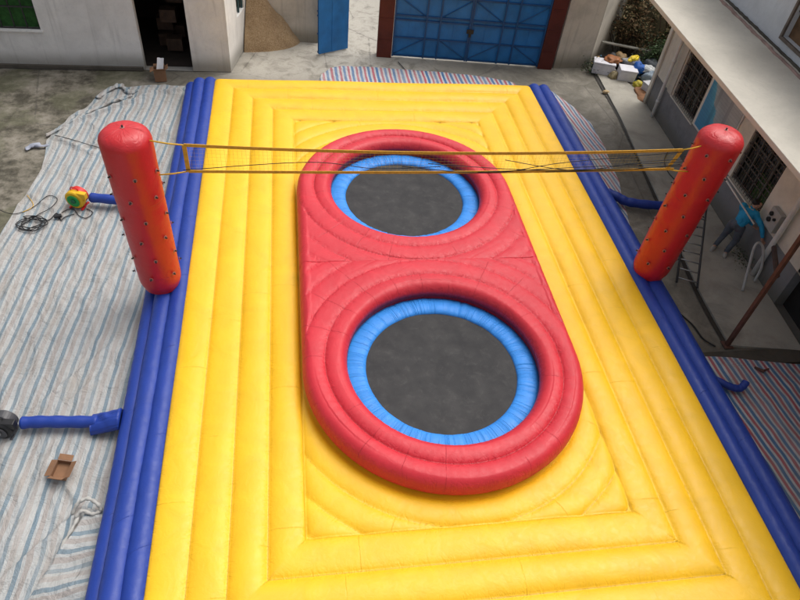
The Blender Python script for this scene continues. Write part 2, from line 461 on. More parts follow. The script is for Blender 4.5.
# knotted tarp corner
bm = bmesh.new()
kn = smooth_path([(-3.02, 4.36, .10), (-2.94, 4.46, .20), (-2.82, 4.50, .24), (-2.70, 4.44, .2), (-2.66, 4.38, .12), (-2.76, 4.34, .12), (-2.88, 4.37, .17), (-2.96, 4.30, .12)], 6)
sweep(bm, kn, [.014+.016*abs(math.sin(i*.9)) for i in range(len(kn))], 8)
kn2 = smooth_path([(-2.9, 4.40, .14), (-2.96, 4.22, .10), (-3.04, 4.0, .09), (-3.1, 3.8, .07)], 6)
sweep(bm, kn2, [.022+.009*math.sin(i*1.7) for i in range(len(kn2))], 8)
tag(bm_obj('twisted_knot', bm, plain('pale_tarp_cloth', (.40, .39, .36), .7, .25, 12, .4), smooth=True), 'pale twisted knot tied in the tarp edge beside the blue tubes at lower left', 'tarp knot')
# scrunched roll of tarp edge at upper left
bm = bmesh.new()
for pts, r0 in (([(-5.45, 13.55, .05), (-5.1, 14.0, .1), (-4.75, 14.5, .12), (-4.3, 15.0, .1), (-3.9, 15.35, .08)], .06), ([(-4.7, 15.2, .05), (-4.45, 15.6, .12), (-4.2, 15.75, .14), (-4.0, 15.5, .1), (-3.7, 15.6, .08), (-3.2, 15.75, .06)], .075)):
    P = smooth_path(pts, 10)
    sweep(bm, P, [r0*(.6+.5*abs(mnoise.noise(Vector((i*.35, r0*50, 0))))+.2*math.sin(i*.7)**2) for i in range(len(P))], 10)
for v in bm.verts:
    n1 = mnoise.noise(v.co*5); n2 = mnoise.noise(v.co*13+Vector((4, 0, 0)))
    v.co.z = max(.004, .02+(v.co.z-.03)*.62+.05*n1+.02*n2); v.co.x += .07*n1+.03*n2; v.co.y += .05*n2
tag(bm_obj('rolled_tarp_edge', bm, TARPL, smooth=True), 'scrunched roll of faded tarp along the far left edge of the yard tarp', 'tarp roll')
bm = bmesh.new()
P = smooth_path([(-5.75, 13.0, .05), (-5.6, 13.15, .1), (-5.45, 13.1, .08), (-5.3, 13.2, .05)], 5)
sweep(bm, P, [.03, .05, .06, .05, .07, .06, .04, .05, .05, .04, .04, .05, .04, .03, .02, .02][:len(P)], 12)
for v in bm.verts:
    n1 = mnoise.noise(v.co*9); v.co.z = max(.003, v.co.z*.5+.04*n1); v.co.x += .06*n1; v.co.y += .05*mnoise.noise(v.co*14)
tag(bm_obj('cloth_scrap', bm, plain('bluish_rag', (.30, .32, .38), .8, .3, 12, .4), smooth=True), 'small bluish rag on the dirt off the left tarp edge', 'rag')

def zr(x, y): return .006+wr(x*1.3, y*1.3, .8)
tarp('back_tarp', [(15.2, .9, 6.3), (16.5, .72, 6.15), (16.75, .8, 5.6), (17.05, 1.05, 4.0), (17.22, 1.5, 2.2)], TARPB, lambda x, y: zr(x, y)+.03*math.exp(-((x-1.3)/.35)**2)*abs(math.sin(x*20+y*9)), 200, 36,
     'red, white and blue striped tarp edge showing behind the far end of the court')
tarp('side_tarp', [(9.55, 6.9, 7.05), (10.5, 6.7, 7.22), (11.8, 6.7, 7.5), (13.2, 6.7, 7.68), (14.4, 6.7, 7.72), (15.2, 6.6, 7.5), (16.0, 6.5, 7.15), (16.2, 6.5, 6.95)], TARPS, zr, 24, 140,
     'narrow strip of red, white and blue tarp along the far right side of the court')
tarp('front_side_tarp', [(-1, 6.6, 10.5), (4, 6.6, 9.6), (6.1, 6.6, 9.3), (6.22, 6.6, 9.0), (6.40, 6.6, 7.8), (6.48, 6.6, 7.2)], TARPR, lambda x, y: zr(x, y)+.03, 70, 150,
     'red, white and blue striped tarp on the ground at lower right beside the court')

# ------------------------------------------------------------------ court
TCX, TR = 2.2, 2.18
C1, C2 = 6.15, 10.57
def stad(x, y):
    cy = min(max(y, C1), C2); return math.hypot(x-TCX, y-cy)-TR
court = empty('inflatable_court', (2.175, 8.64, 0))
tag(court, 'large yellow inflatable ball court with blue side tubes and a raised red double ring', 'inflatable court')
cloc = Vector((2.175, 8.64, 0))
def set_attrs(o, tu, tv, seam):
    me = o.data
    for nme, a in (('tu', tu), ('tv', tv), ('seam', seam)):
        at = me.attributes.new(nme, 'FLOAT', 'POINT'); at.data.foreach_set('value', np.asarray(a, dtype=np.float32))
X0, X1, Y0, Y1 = -1.89, 6.24, 1.72, 15.56
def yellow():
    st = .0215
    nx = int((X1-X0)/st)+1; ny = int((Y1-Y0)/st)+1
    xs = np.linspace(X0, X1, nx); ys = np.linspace(Y0, Y1, ny)
    X, Y = np.meshgrid(xs, ys)
    dl = (X-X0)/.4725; dr = (X1-X)/.455; df = (Y-Y0)/.4725; db = (Y1-Y)/.48
    m = np.minimum(np.minimum(dl, dr), np.minimum(df, db))
    side = np.minimum(dl, dr) <= np.minimum(df, db)
    u = (np.minimum(m, 3.9999) % 1)*2-1
    # hand-sewn wobble of tube fullness
    wob = .012*np.sin(Y*1.3+np.floor(m)*2.1)+.010*np.sin(X*1.7+np.floor(m))
    prof = 1-np.sqrt(np.clip(1-.93*u*u, 0, 1))
    Z = .5-.088*prof+wob*(1-u*u)
    tu = m.copy(); tv = np.where(side, Y, X+31.7)
    seam = np.abs(u)
    cy = np.clip(Y, C1, C2); e = np.hypot(X-TCX, Y-cy)-TR
    ang = np.arctan2(Y-cy, X-TCX)
    inn = m >= 4
    k = np.clip(e, 0, 99)/.375
    ue = (k % 1)*2-1
    Zi = .475-.055*(1-np.sqrt(np.clip(1-.9*ue*ue, 0, 1)))+.01*np.sin(X*2.1)*np.sin(Y*1.7)
    edge = np.clip((m-4)/.45, 0, 1); Zi = Zi-.045*(1-np.sqrt(1-(1-edge)**2))
    Z = np.where(inn, Zi, Z); tu = np.where(inn, 10+k, tu)
    tv = np.where(inn, np.where((Y > C1) & (Y < C2), Y+50, ang*(TR+.3)+80), tv)
    seam = np.where(inn, np.where(e > 0, np.abs(ue), 0), seam)
    seam = np.where(inn & (m < 4.03), .9, seam)
    # far/near outer ends roll down
    fe = np.minimum(df, db)
    roll = np.clip(fe/.35, 0, 1); Z = Z-.16*(1-np.sqrt(1-(1-roll)**2))
    # pinches where creases gather at the seams
    pin = RS.rand(ny, nx)
    V = np.stack([X-cloc.x, Y-cloc.y, Z], -1).reshape(-1, 3)
    F = []
    idx = np.arange(nx*ny).reshape(ny, nx)
    F = np.stack([idx[:-1, :-1], idx[:-1, 1:], idx[1:, 1:], idx[1:, :-1]], -1).reshape(-1, 4)
    # skirts
    rim = list(idx[0, :])+list(idx[1:, -1])+list(idx[-1, -2::-1])+list(idx[-2:0:-1, 0])
    base = len(V); sk = V[rim].copy(); sk2 = sk.copy()
    sk[:, 2] = .28; sk2[:, 2] = .01
    n0 = np.array([[math.copysign(1, v[1]) if abs(abs(v[1])-6.92) < .01 else 0] for v in sk])
    sk[:, 1] += n0[:, 0]*.05
    V = np.concatenate([V, sk, sk2]); n = len(rim)
    FS = []
    for i in range(n):
        j = (i+1) % n
        FS.append((rim[i], base+i, base+j, rim[j])); FS.append((base+i, base+n+i, base+n+j, base+j))
    ex = lambda a: np.concatenate([a.reshape(-1), a.reshape(-1)[rim], a.reshape(-1)[rim]])
    o = mesh_obj('yellow_bed', V.tolist(), F.tolist()+FS, YEL, court)
    set_attrs(o, ex(tu), ex(tv), ex(seam)*np.concatenate([np.ones(nx*ny), np.zeros(2*n)]))
    return o
yellow()

def red_half(s):
    """s=-1 near ring, +1 far ring. polar sheet from the inner wall out to the stadium outline or the middle fold"""
    cy = C1 if s < 0 else C2; mid = (C1+C2)/2; hm = abs(cy-mid)
    NT_ = 560; V = []; tu = []; tv = []; sm = []
    w_ = .34; r0 = 1.5
    rows = None
    for it in range(NT_):
        th = 2*PI*it/NT_; cx_, sy_ = math.cos(th), math.sin(th)
        # towards the middle fold: local +q direction = towards mid
        q = -s*sy_
        if q <= 0: rho = TR; outer = True
        else:
            a = TR/abs(cx_) if abs(cx_) > 1e-6 else 99; b = hm/q
            rho = min(a, b)
        # inner wall
        prof = [(r0+.05, .46), (r0+.03, .56), (r0+.005, .64)]
        pts = [(r, z, 1, 0) for r, z in prof]
        NR = 64
        for k in range(NR+1):
            t = k/NR; t = .5-.5*math.cos(PI*t)*(1) if False else t
            r = r0+(rho-r0)*t
            x = TCX+r*cx_; y = cy+r*sy_
            kk = (r-r0)/w_; ui = (min(kk, 9) % 1)*2-1
            if k == NR: ui = .6 if q > 0 and rho < TR/max(abs(cx_), 1e-6)-1e-4 else (.9 if abs(ui) > .9 else ui)
            full = .85-.02*math.sin(th*3)*.5
            amp = .085 if q <= 0 else .085-.057*min(1, q*2.2)*min(1, (kk+.3)/1.6)
            z = full-amp*(1-math.sqrt(max(0, 1-.93*ui*ui)))
            e = -stad(x, y)                     # distance inside outline
            e = max(e, 0)
            if e < .17: z = min(z, .64+.21*math.sqrt(max(0, 1-((.17-e)/.17)**2)))
            ei = r-r0
            if ei < .17: z = min(z, .64+.21*math.sqrt(max(0, 1-((.17-ei)/.17)**2)))
            dm = abs(y-mid)
            z -= .008*math.exp(-dm/.06)*min(1, e/.35) if dm < .4 else 0
            # chevron pleats fanning from the waist
            if dm < .5 and e > 0:
                cz = abs(((abs(x-TCX)-dm*1.6) % .42)/.42-.5)*2
                z -= .012*max(0, 1-(1-cz)/.12)*max(0, 1-dm/.45)*min(1, abs(x-TCX)/.8)
            if kk > 2 and e > .17:      # filler chevrons near the waist are a little flatter
                z -= .012
            pts.append((r, z, abs(ui), kk))
        oo = rho
        if q <= 0 or TR/max(abs(cx_), 1e-6) <= hm/max(q, 1e-6)+1e-9:
            f = 1/ max(abs(cx_), .3) if q > 0 else 1
            pts += [(oo, .60, .5, 3), (oo-.02*f, .53, .5, 3), (oo-.06*f, .46, .9, 3), (oo-.1*f, .42, 1, 3)]
        else:
            zl = pts[-1][1]; pts += [(oo+.004*k2, zl-.005*k2, .5, 3) for k2 in (1, 2, 3, 4)]
        if rows is None: rows = len(pts)
        for (r, z, a, kk) in pts:
            cre = 0.006*mnoise.noise(Vector((th*26, kk*2.2, s*3)))*(.3+a*a)*min(1, abs(cy+r*sy_-mid)/.12)
            V.append((TCX+r*cx_-cloc.x, cy+r*sy_-cloc.y, z+cre)); tu.append(kk+20); tv.append(th*1.9+s*10); sm.append(min(a, 1))
    F = []
    for i in range(NT_):
        j = (i+1) % NT_
        for k in range(rows-1):
            F.append((i*rows+k, i*rows+k+1, j*rows+k+1, j*rows+k))
    return V, F, tu, tv, sm
for s_ in (-1, 1):
    V, F, tu, tv, sm = red_half(s_)
    o = mesh_obj('red_ring', V, F, RED, court); set_attrs(o, tu, tv, sm)
    o['label'] = 'near half of the raised red cushion' if s_ < 0 else 'far half of the raised red cushion'

def side_tube(xc, zc, r, ph):
    n = 36; ny = 330; V = []; tu = []; tv = []; sm = []; F = []
    ys = np.linspace(Y0-.02, Y1+.02, ny)
    for j, y in enumerate(ys):
        e = min(y-ys[0], ys[-1]-y)
        k = math.sqrt(max(0.0, 1-(1-min(e/.07, 1))**2))
        k = .25+.75*k
        wv = 1+.02*math.sin(y*1.9+ph)+.012*math.sin(y*5.3+ph*2)
        xo = .010*math.sin(y*.9+ph)
        for i in range(n):
            a = 2*PI*i/n
            cr = .004*mnoise.noise(Vector((y*9, a*1.5, ph)))
            V.append((xc+xo+(r*wv*k+cr)*math.cos(a)-cloc.x, y-cloc.y, zc+(r*wv*k+cr)*math.sin(a)))
            tu.append(ph); tv.append(y+a*.08); sm.append(min(1, abs(math.cos(a))**1.5*.96))
    for j in range(ny-1):
        for i in range(n):
            F.append((j*n+i, j*n+(i+1) % n, (j+1)*n+(i+1) % n, (j+1)*n+i))
    F.append(list(range(n))); F.append(list(range((ny-1)*n, ny*n))[::-1])
    o = mesh_obj('side_tube', V, F, BLU, court); set_attrs(o, tu, tv, sm)
for xo, zc, r, ph in ((.12, .345, .160, 1), (.365, .315, .165, 2), (.56, .20, .155, 3)):
    side_tube(X0-xo, zc, r, ph)
for xo, zc, r, ph in ((.13, .345, .165, 4), (.39, .325, .175, 5), (.57, .17, .155, 6)):
    side_tube(X1+xo, zc, r, ph)

def rel(pts): return [Vector(p)-cloc for p in pts]
def attr_fill(o, f):
    n = len(o.data.vertices); co = np.zeros(n*3); o.data.vertices.foreach_get('co', co); co = co.reshape(-1, 3)
    tu, tv, sm = f(co); set_attrs(o, tu*np.ones(n), tv, sm)
def sleeve(pts, r, name='air_sleeve', lab=None):
    P = smooth_path(pts, 10)
    rr_ = [r*(1+.05*math.sin(i*.9)) for i in range(len(P))]
    for k, f in ((0, .8), (-1, .8)): rr_[k] *= f
    bm = bmesh.new(); sweep(bm, rel(P), rr_, 18)
    o = bm_obj(name, bm, BLU, court, smooth=True)
    attr_fill(o, lambda c: (7, c[:, 0]*1.0, np.full(len(c), .3)))
    if lab: o['label'] = lab
sleeve([(-4.02, 11.05, .2), (-3.6, 10.98, .2), (-3.1, 10.86, .2), (-2.55, 10.75, .22)], .095)
sleeve([(-3.98, 5.80, .17), (-3.7, 5.80, .17), (-3.3, 5.77, .17), (-2.92, 5.74, .18)], .088)
sleeve([(6.9, 11.15, .2), (7.12, 10.98, .18), (7.3, 10.86, .15), (7.7, 10.75, .15), (8.3, 10.68, .15)], .10)
sleeve([(6.85, 6.0, .18), (7.05, 5.82, .17), (7.2, 5.74, .15), (7.32, 5.72, .15), (7.40, 5.76, .19), (7.44, 5.80, .22)], .062)
# square loose cuff on the near left sleeve
V = []; F = []; n = 14
for top in (0, 1):
    for j in range(n):
        for i in range(n):
            a, b = i/(n-1), j/(n-1)
            x = -3.02+.42*a; y = 5.58+.34*b-.02*a
            h = (math.sin(PI*b))**.6*.13*(1 if top else 0)
            z = .10+h*(1+.3*mnoise.noise(Vector((x*9, y*9, 0))))+.012*mnoise.noise(Vector((x*14, y*14, 2)))+.14*a
            V.append((x-cloc.x, y-cloc.y, z-(0 if top else .03)))
for top in (0, 1):
    for j in range(n-1):
        for i in range(n-1):
            b0 = top*n*n; f = (b0+j*n+i, b0+j*n+i+1, b0+(j+1)*n+i+1, b0+(j+1)*n+i); F.append(f if top else f[::-1])
for i in range(n-1):
    for e_ in ([i, i+1], [(n-1)*n+i, (n-1)*n+i+1], [i*n, (i+1)*n], [i*n+n-1, (i+1)*n+n-1]):
        F.append((e_[0], e_[1], e_[1]+n*n, e_[0]+n*n))
o = mesh_obj('sleeve_cuff', V, F, BLU, court)
attr_fill(o, lambda c: (8, c[:, 1], np.full(len(c), .8)))

# ------------------------------------------------------------------ trampolines
def trampoline(cx, cy, label):
    t = empty('trampoline', (cx, cy, 0)); tag(t, label, 'trampoline', 'trampolines set in the red rings')
    bm = bmesh.new()
    n = 96; vs = []
    c = bm.verts.new((0, 0, .485)); prev = None
    for k, rad in enumerate((.3, .6, .85, 1.02, 1.12, 1.19, 1.225)):
        ring = [bm.verts.new((rad*math.cos(2*PI*i/n), rad*math.sin(2*PI*i/n), .485+.012*(rad/1.2)**2+.004*mnoise.noise(Vector((rad*2, i*.2, cx))))) for i in range(n)]
        for i in range(n):
            j = (i+1) % n
            if prev is None: bm.faces.new((c, ring[i], ring[j]))
            else: bm.faces.new((prev[i], ring[i], ring[j], prev[j]))
        prev = ring
    bm_obj('jumping_mat', bm, MESH, t, smooth=True)
    # padded cover ring
    V = []; F = []; tu = []; tv = []; sm = []; n = 300
    prof = [(1.195, .488), (1.197, .505), (1.215, .530), (1.26, .552), (1.33, .562), (1.41, .560), (1.49, .548), (1.55, .528), (1.57, .48)]
    for i in range(n):
        a = 2*PI*i/n
        for k, (r, z) in enumerate(prof):
            wz = .010*mnoise.noise(Vector((a*14, r*5, cy)))+.006*mnoise.noise(Vector((a*40, r*9, cy)))
            gap = -.018*math.exp(-(((a*8/(2*PI)) % 1-.5)/.012)**2)
            wr_ = .006*mnoise.noise(Vector((a*6, 0, cy)))
            V.append(((r+(wr_ if k < 3 else 0))*math.cos(a), (r+(wr_ if k < 3 else 0))*math.sin(a), z+(wz+gap if 1 < k < 8 else 0)))
            tu.append(30.5); tv.append(a*1.4); sm.append(.75)
    m = len(prof)
    for i in range(n):
        j = (i+1) % n
        for k in range(m-1): F.append((i*m+k, i*m+k+1, j*m+k+1, j*m+k))
    o = mesh_obj('safety_pad', V, F, PAD, t); set_attrs(o, tu, tv, sm)
    bm = bmesh.new()
    lathe(bm, [(1.5, .38), (1.53, .41), (1.56, .38), (1.53, .35)], 96, capends=False)
    for k in range(6):
        a = k*PI/3; sweep(bm, [(1.5*math.cos(a), 1.5*math.sin(a), .38), (1.5*math.cos(a), 1.5*math.sin(a), .02)], .02, 8)
    bm_obj('steel_frame', bm, METAL, t, smooth=True)
    return t
trampoline(2.19, 6.146, 'near round black trampoline with light blue pad, in the front half of the red ring')
trampoline(2.19, 10.566, 'far round black trampoline with light blue pad, under the volleyball net')

# ------------------------------------------------------------------ posts
def post(x, y, top, lean, label):
    t = empty('inflatable_post', (x, y, .47)); tag(t, label, 'inflatable post', 'red inflatable net posts')
    n = 40; H = top-.47; r = .36; prof = []
    zs = list(np.linspace(0, H-.22, 60))
    for z in zs:
        k = .93+.07*min(1, z/3.0)-.02*math.exp(-(((z-1.75))/.03)**2)
        k *= 1-.14*math.exp(-(z/.10)**2)
        prof.append((r*k, z))
    for a in np.linspace(0, PI/2, 12)[1:]:
        prof.append((r*math.cos(a)**.62 if a < PI/2-.01 else .002, H-.22+.22*math.sin(a)))
    V = []; F = []; tu = []; tv = []; sm = []
    for (rad, z) in prof:
        for i in range(n):
            a = 2*PI*i/n
            gather = .012*math.cos(a*8)*max(0, (z-(H-.32))/.3)*(rad/r)
            rr_ = rad+gather*.6+.004*mnoise.noise(Vector((a*3, z*5, x)))
            V.append((lean*z+rr_*math.cos(a), rr_*math.sin(a), z)); tu.append(a/(2*PI)*4); tv.append(z+.35); sm.append(.55+.4*max(0, (z-(H-.2))/.2))
    for j in range(len(prof)-1):
        for i in range(n): F.append((j*n+i, j*n+(i+1) % n, (j+1)*n+(i+1) % n, (j+1)*n+i))
    V.append((lean*H, 0, H)); tu.append(0); tv.append(0); sm.append(0); L = (len(prof)-1)*n
    for i in range(n): F.append((L+i, L+(i+1) % n, len(V)-1))
    o = mesh_obj('post_body', V, F, POSTM, t); set_attrs(o, tu, tv, sm)
    # black tether toggles standing on pale washers
    bm = bmesh.new()
    lathe(bm, [(.004, .0), (.030, .0), (.032, .007), (.010, .009)], 12, capends=True)
    washer = bm_obj('washer_proto', bm, plain('washer_red', (.42, .16, .14), .5, .1), None); col.objects.unlink(washer)
    bm = bmesh.new()
    lathe(bm, [(.016, .0), (.016, .010), (.011, .014), (.011, .026), (.015, .030), (.012, .040)], 10)
    pin = bm_obj('pin_proto', bm, BLACK, None); col.objects.unlink(pin)
    for k in range(7):
        z = .42+k*.385
        for a6 in range(6):
            a = math.radians(-90-8+60*a6+ (22 if k % 2 else 0)) + (0 if lean < 0 else .3)
            if z > H-.30: continue
            nrm = Vector((math.cos(a), math.sin(a), 0))
            Mx = Matrix.Translation(Vector((lean*z, 0, z))+nrm*(r-.002)) @ nrm.to_track_quat('Z', 'Y').to_matrix().to_4x4()
            w1 = bpy.data.objects.new('toggle', pin.data); w1.matrix_local = Mx; link(w1, t)
            w2 = bpy.data.objects.new('washer', washer.data); link(w2, w1)
    Mx = Matrix.Translation((lean*H, 0, H-.004)); w1 = bpy.data.objects.new('toggle', pin.data); w1.matrix_local = Mx; link(w1, t)
    w2 = bpy.data.objects.new('washer', washer.data); link(w2, w1)
    return t
post(-2.29, 8.30, 3.45, -.012, 'left red inflatable net post rising from the blue tubes, beside the striped tarp')
post(6.60, 8.28, 3.53, .042, 'right red inflatable net post, beside the grey building and its ladder')

# ------------------------------------------------------------------ net
NY = 8.2
def tape(bm, pts, h, th=.006):
    for a, b in zip(pts[:-1], pts[1:]):
        q = []
        for p in (a, b):
            q.append([bm.verts.new((p[0], NY+dy, p[1]+dz)) for dy, dz in ((-th, -h), (-th, h), (th, h), (th, -h))])
        for k in range(4): bm.faces.new((q[0][k], q[0][(k+1) % 4], q[1][(k+1) % 4], q[1][k]))
def ztop(x):
    t = (x+1.53)/(6.08+1.53); return 3.24-.155*4*t*(1-t)*.62-.03*t
def zbot(x):
    t = (x+1.53)/(6.08+1.53); return 2.80-.04*math.sin(PI*t)+.05*t
net = empty('volleyball_net', (2.2, NY, 2.6)); nloc = Vector((2.2, NY, 2.6))
tag(net, 'long yellow taped net of thin cord strung between the two red posts', 'net')
def nobj(name, bm, mat, **k):
    for v in bm.verts: v.co -= nloc
    return bm_obj(name, bm, mat, net, **k)
NX = np.linspace(-1.53, 6.08, 70)
bm = bmesh.new(); tape(bm, [(x, ztop(x)) for x in NX], .024); nobj('top_tape', bm, ORANGEW)
bm = bmesh.new(); tape(bm, [(x, zbot(x)) for x in NX], .022); nobj('bottom_tape', bm, ORANGEW)
for xe, dx in ((-1.53, 0), (6.08, -.12)):
    bm = bmesh.new()
    a = (xe, ztop(xe)); b = (xe+dx, zbot(xe+dx))
    qa = [bm.verts.new((xe+s1*.03, NY+s2*.009, a[1])) for s1, s2 in ((-1, -1), (1, -1), (1, 1), (-1, 1))]
    qb = [bm.verts.new((xe+dx+s1*.03, NY+s2*.009, b[1])) for s1, s2 in ((-1, -1), (1, -1), (1, 1), (-1, 1))]
    for k in range(4): bm.faces.new((qa[k], qa[(k+1) % 4], qb[(k+1) % 4], qb[k]))
    nobj('end_tape', bm, ORANGEW)
bm = bmesh.new()
for i in range(1, 132):
    x = -1.53+i*.06
    if x > 6.05: break
    sweep(bm, [(x, NY, ztop(x)), (x-(.06 if x > 5.9 else 0), NY, zbot(x))], .0010, 4, caps=False)
for k in range(1, 7):
    sweep(bm, [(x, NY+.001, zbot(x)+(ztop(x)-zbot(x))*k/7) for x in NX], .0010, 4, caps=False)
nobj('netting', bm, plain('tan_net_cord', (.55, .36, .06), .8, .2))
for pts in (((-1.53, ztop(-1.53)), (-1.98, 3.31)), ((-1.53, zbot(-1.53)), (-1.95, 2.74)), ((6.08, ztop(6.08)), (6.39, 3.29)), ((5.96, zbot(5.96)), (6.36, 2.80))):
    bm = bmesh.new(); (xa, za), (xb, zb) = pts
    sweep(bm, [(xa, NY, za), ((xa+xb)/2, NY, (za+zb)/2-.01), (xb, NY, zb)], .011, 6); nobj('tie_rope', bm, ROPE, smooth=True)
for pts in (((-1.6, 2.83), (.2, 2.97), (1.2, 2.86), (2.2, 2.9)), ((1.6, 2.9), (3.0, 2.78), (4.2, 2.98), (6.1, 3.18)), ((3.2, 3.02), (4.4, 2.83), (5.4, 2.98), (6.15, 3.05)), ((2.8, 2.79), (4.6, 2.90), (6.2, 3.0)), ((2.0, 2.95), (3.6, 2.84), (5.0, 2.86), (6.2, 2.92)), ((3.9, 2.80), (5.2, 2.84), (6.15, 2.95))):
    bm = bmesh.new(); P = smooth_path([(p[0], NY-.012, p[1]) for p in pts], 10); sweep(bm, P, .006, 5); nobj('loose_cord', bm, BLACK, smooth=True)

# ------------------------------------------------------------------ left building
def sheet(name, org, ud, u0, u1, z0, z1, holes, depth, mat, parent, ploc):
    """wall sheet with openings and reveals; org + u*ud, inward normal nd"""
    ud = Vector(ud).normalized(); nd = Vector((-ud.y, ud.x, 0))
    us = sorted({u0, u1} | {h[0] for h in holes} | {h[1] for h in holes}); zs = sorted({z0, z1} | {h[2] for h in holes} | {h[3] for h in holes})
    us = [u for u in us if u0 <= u <= u1]; zs = [z for z in zs if z0 <= z <= z1]
    bm = bmesh.new(); P = lambda u, z, d=0: bm.verts.new(Vector(org)+ud*u+nd*d+Vector((0, 0, z))-Vector(ploc))
    for i in range(len(us)-1):
        for j in range(len(zs)-1):
            uc = (us[i]+us[i+1])/2; zc = (zs[j]+zs[j+1])/2
            if any(h[0] < uc < h[1] and h[2] < zc < h[3] for h in holes): continue
            bm.faces.new((P(us[i], zs[j]), P(us[i+1], zs[j]), P(us[i+1], zs[j+1]), P(us[i], zs[j+1])))
    for (a, b, c, d) in holes:
        for (p, q) in (((a, c), (a, d)), ((a, d), (b, d)), ((b, d), (b, c)), ((b, c), (a, c))):
            bm.faces.new((P(*p), P(*q), P(*q, depth), P(*p, depth)))
    bmesh.ops.remove_doubles(bm, verts=bm.verts, dist=1e-4)
    me = bpy.data.meshes.new(name); bm.to_mesh(me); bm.free(); me.materials.append(mat)
    return link(bpy.data.objects.new(name, me), parent)

lb = empty('plaster_building', (-6, 16.72, 0)); L = Vector((-6, 16.72, 0))
tag(lb, 'pale grey plastered building with a dark open doorway at upper left', 'building')
LB = (-12, 16.78, 0)
hol = [(4.45, 5.95, .97, 2.35), (8.22, 9.43, 0.0, 2.1)]
sheet('wall', LB, (1, 0, 0), 0, 10.4, 0, 3.2, hol, .22, PLASTER, lb, L)
sheet('side_wall', (-1.6, 16.78, 0), (.22, 1, 0), 0, 6, 0, 3.2, [(.95, 1.65, 1.05, 2.1)], .18, PLASTER, lb, L)
bm = bmesh.new(); box(bm, -12.2, -1.35, 16.6, 23, 3.2, 3.35)
for v in bm.verts: v.co -= L
bm_obj('roof', bm, PLASTER, lb)
bm = bmesh.new()   # room behind the doorway
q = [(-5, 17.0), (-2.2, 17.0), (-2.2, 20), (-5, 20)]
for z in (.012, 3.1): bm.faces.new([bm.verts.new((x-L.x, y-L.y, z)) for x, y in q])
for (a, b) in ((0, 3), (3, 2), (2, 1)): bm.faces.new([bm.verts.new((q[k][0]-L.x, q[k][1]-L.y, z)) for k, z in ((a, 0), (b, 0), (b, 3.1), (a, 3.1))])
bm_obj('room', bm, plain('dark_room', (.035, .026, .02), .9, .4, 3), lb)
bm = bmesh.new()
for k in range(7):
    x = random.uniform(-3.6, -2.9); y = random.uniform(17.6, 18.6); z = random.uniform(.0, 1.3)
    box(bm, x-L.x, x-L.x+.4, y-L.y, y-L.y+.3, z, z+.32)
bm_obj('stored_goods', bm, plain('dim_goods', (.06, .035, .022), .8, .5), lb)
bm = bmesh.new()
fr = (-7.55, -6.05, .97, 2.35)
for x in np.linspace(fr[0]+.03, fr[1]-.03, 6): box(bm, x-.012-L.x, x+.012-L.x, .14, .17, fr[2], fr[3])
for z in (fr[2]+.02, 1.5, 1.95): box(bm, fr[0]-L.x, fr[1]-L.x, .10, .135, z-.015, z+.015)
wf = bm_obj('window', bm, DSTEEL, lb)
bm = bmesh.new(); box(bm, fr[0]-L.x, fr[1]-L.x, .22, .23, fr[2], fr[3]); bm_obj('pane', bm, GCURT, wf)
bm = bmesh.new(); box(bm, fr[0]-.05-L.x, fr[1]+.05-L.x, .01, .20, fr[2]-.05, fr[2]-.003, .008); bm_obj('sill', bm, PLASTER, wf)
bm = bmesh.new(); M4 = Matrix.Translation(Vector((-1.6, 16.78, 0))-L) @ Matrix.Rotation(math.atan2(1, .22), 4, 'Z')
box(bm, .95, 1.65, .10, .11, 1.05, 2.1, M=M4); wf = bm_obj('window', bm, PANE, lb)
bm = bmesh.new()
for u in (.97, 1.3, 1.63): box(bm, u-.02, u+.02, .03, .08, 1.05, 2.1, M=M4)
bm_obj('frame', bm, plain('teal_frame', (.05, .10, .11), .5), wf)
bm = bmesh.new(); box(bm, -11.9-L.x, -3.82-L.x, -.012, -.004+.06, .0, .09, .005); bm_obj('base_course', bm, DARKC, lb)

# carton with white paper by the door
def carton(name, x, y, w_, d_, h_, rz, label, flaps=.5, paper=False, mat=CARD):
    t = empty(name, (x, y, 0)); t.rotation_euler.z = rz; tag(t, label, 'cardboard box')
    bm = bmesh.new(); th = .006
    for (x0, x1, y0, y1) in ((-w_/2, w_/2, -d_/2, -d_/2+th), (-w_/2, w_/2, d_/2-th, d_/2), (-w_/2, -w_/2+th, -d_/2+th, d_/2-th), (w_/2-th, w_/2, -d_/2+th, d_/2-th)): box(bm, x0, x1, y0, y1, .004, h_)
    box(bm, -w_/2+th, w_/2-th, -d_/2+th, d_/2-th, .006, .012)
    bm_obj('carton_body', bm, mat, t)
    for k, (ax, s1) in enumerate((('x', 1), ('x', -1), ('y', 1), ('y', -1))):
        bm = bmesh.new(); ln = min(w_, d_)*flaps; ww3 = (d_ if ax == 'x' else w_)/2-.005
        tilt = math.radians((35, -20, 10, 50)[k])
        Mr = Matrix.Rotation((0 if s1 > 0 else PI) if ax == 'x' else (PI/2 if s1 > 0 else -PI/2), 4, 'Z')
        off = (w_ if ax == 'x' else d_)/2
        box(bm, 0, ln, -ww3, ww3, -.003, .003, M=Mr @ Matrix.Translation((off+.002, 0, h_+.004)) @ Matrix.Rotation(-tilt, 4, 'Y'))
        bm_obj('flap', bm, mat, t)
    return t
carton('open_carton', -3.33, 16.28, .28, .26, .30, .15, 'open brown carton with white paper sticking out, by the dark doorway', .35)
V = []; F = []
for j in range(8):
    for i in range(5): V.append((-3.42+.04*i+.01*j, 16.25+.02*math.sin(i)+.02*j, .14+.055*j+.01*math.sin(i*2+j)))
for j in range(7):
    for i in range(4): F.append((j*5+i, j*5+i+1, (j+1)*5+i+1, (j+1)*5+i))
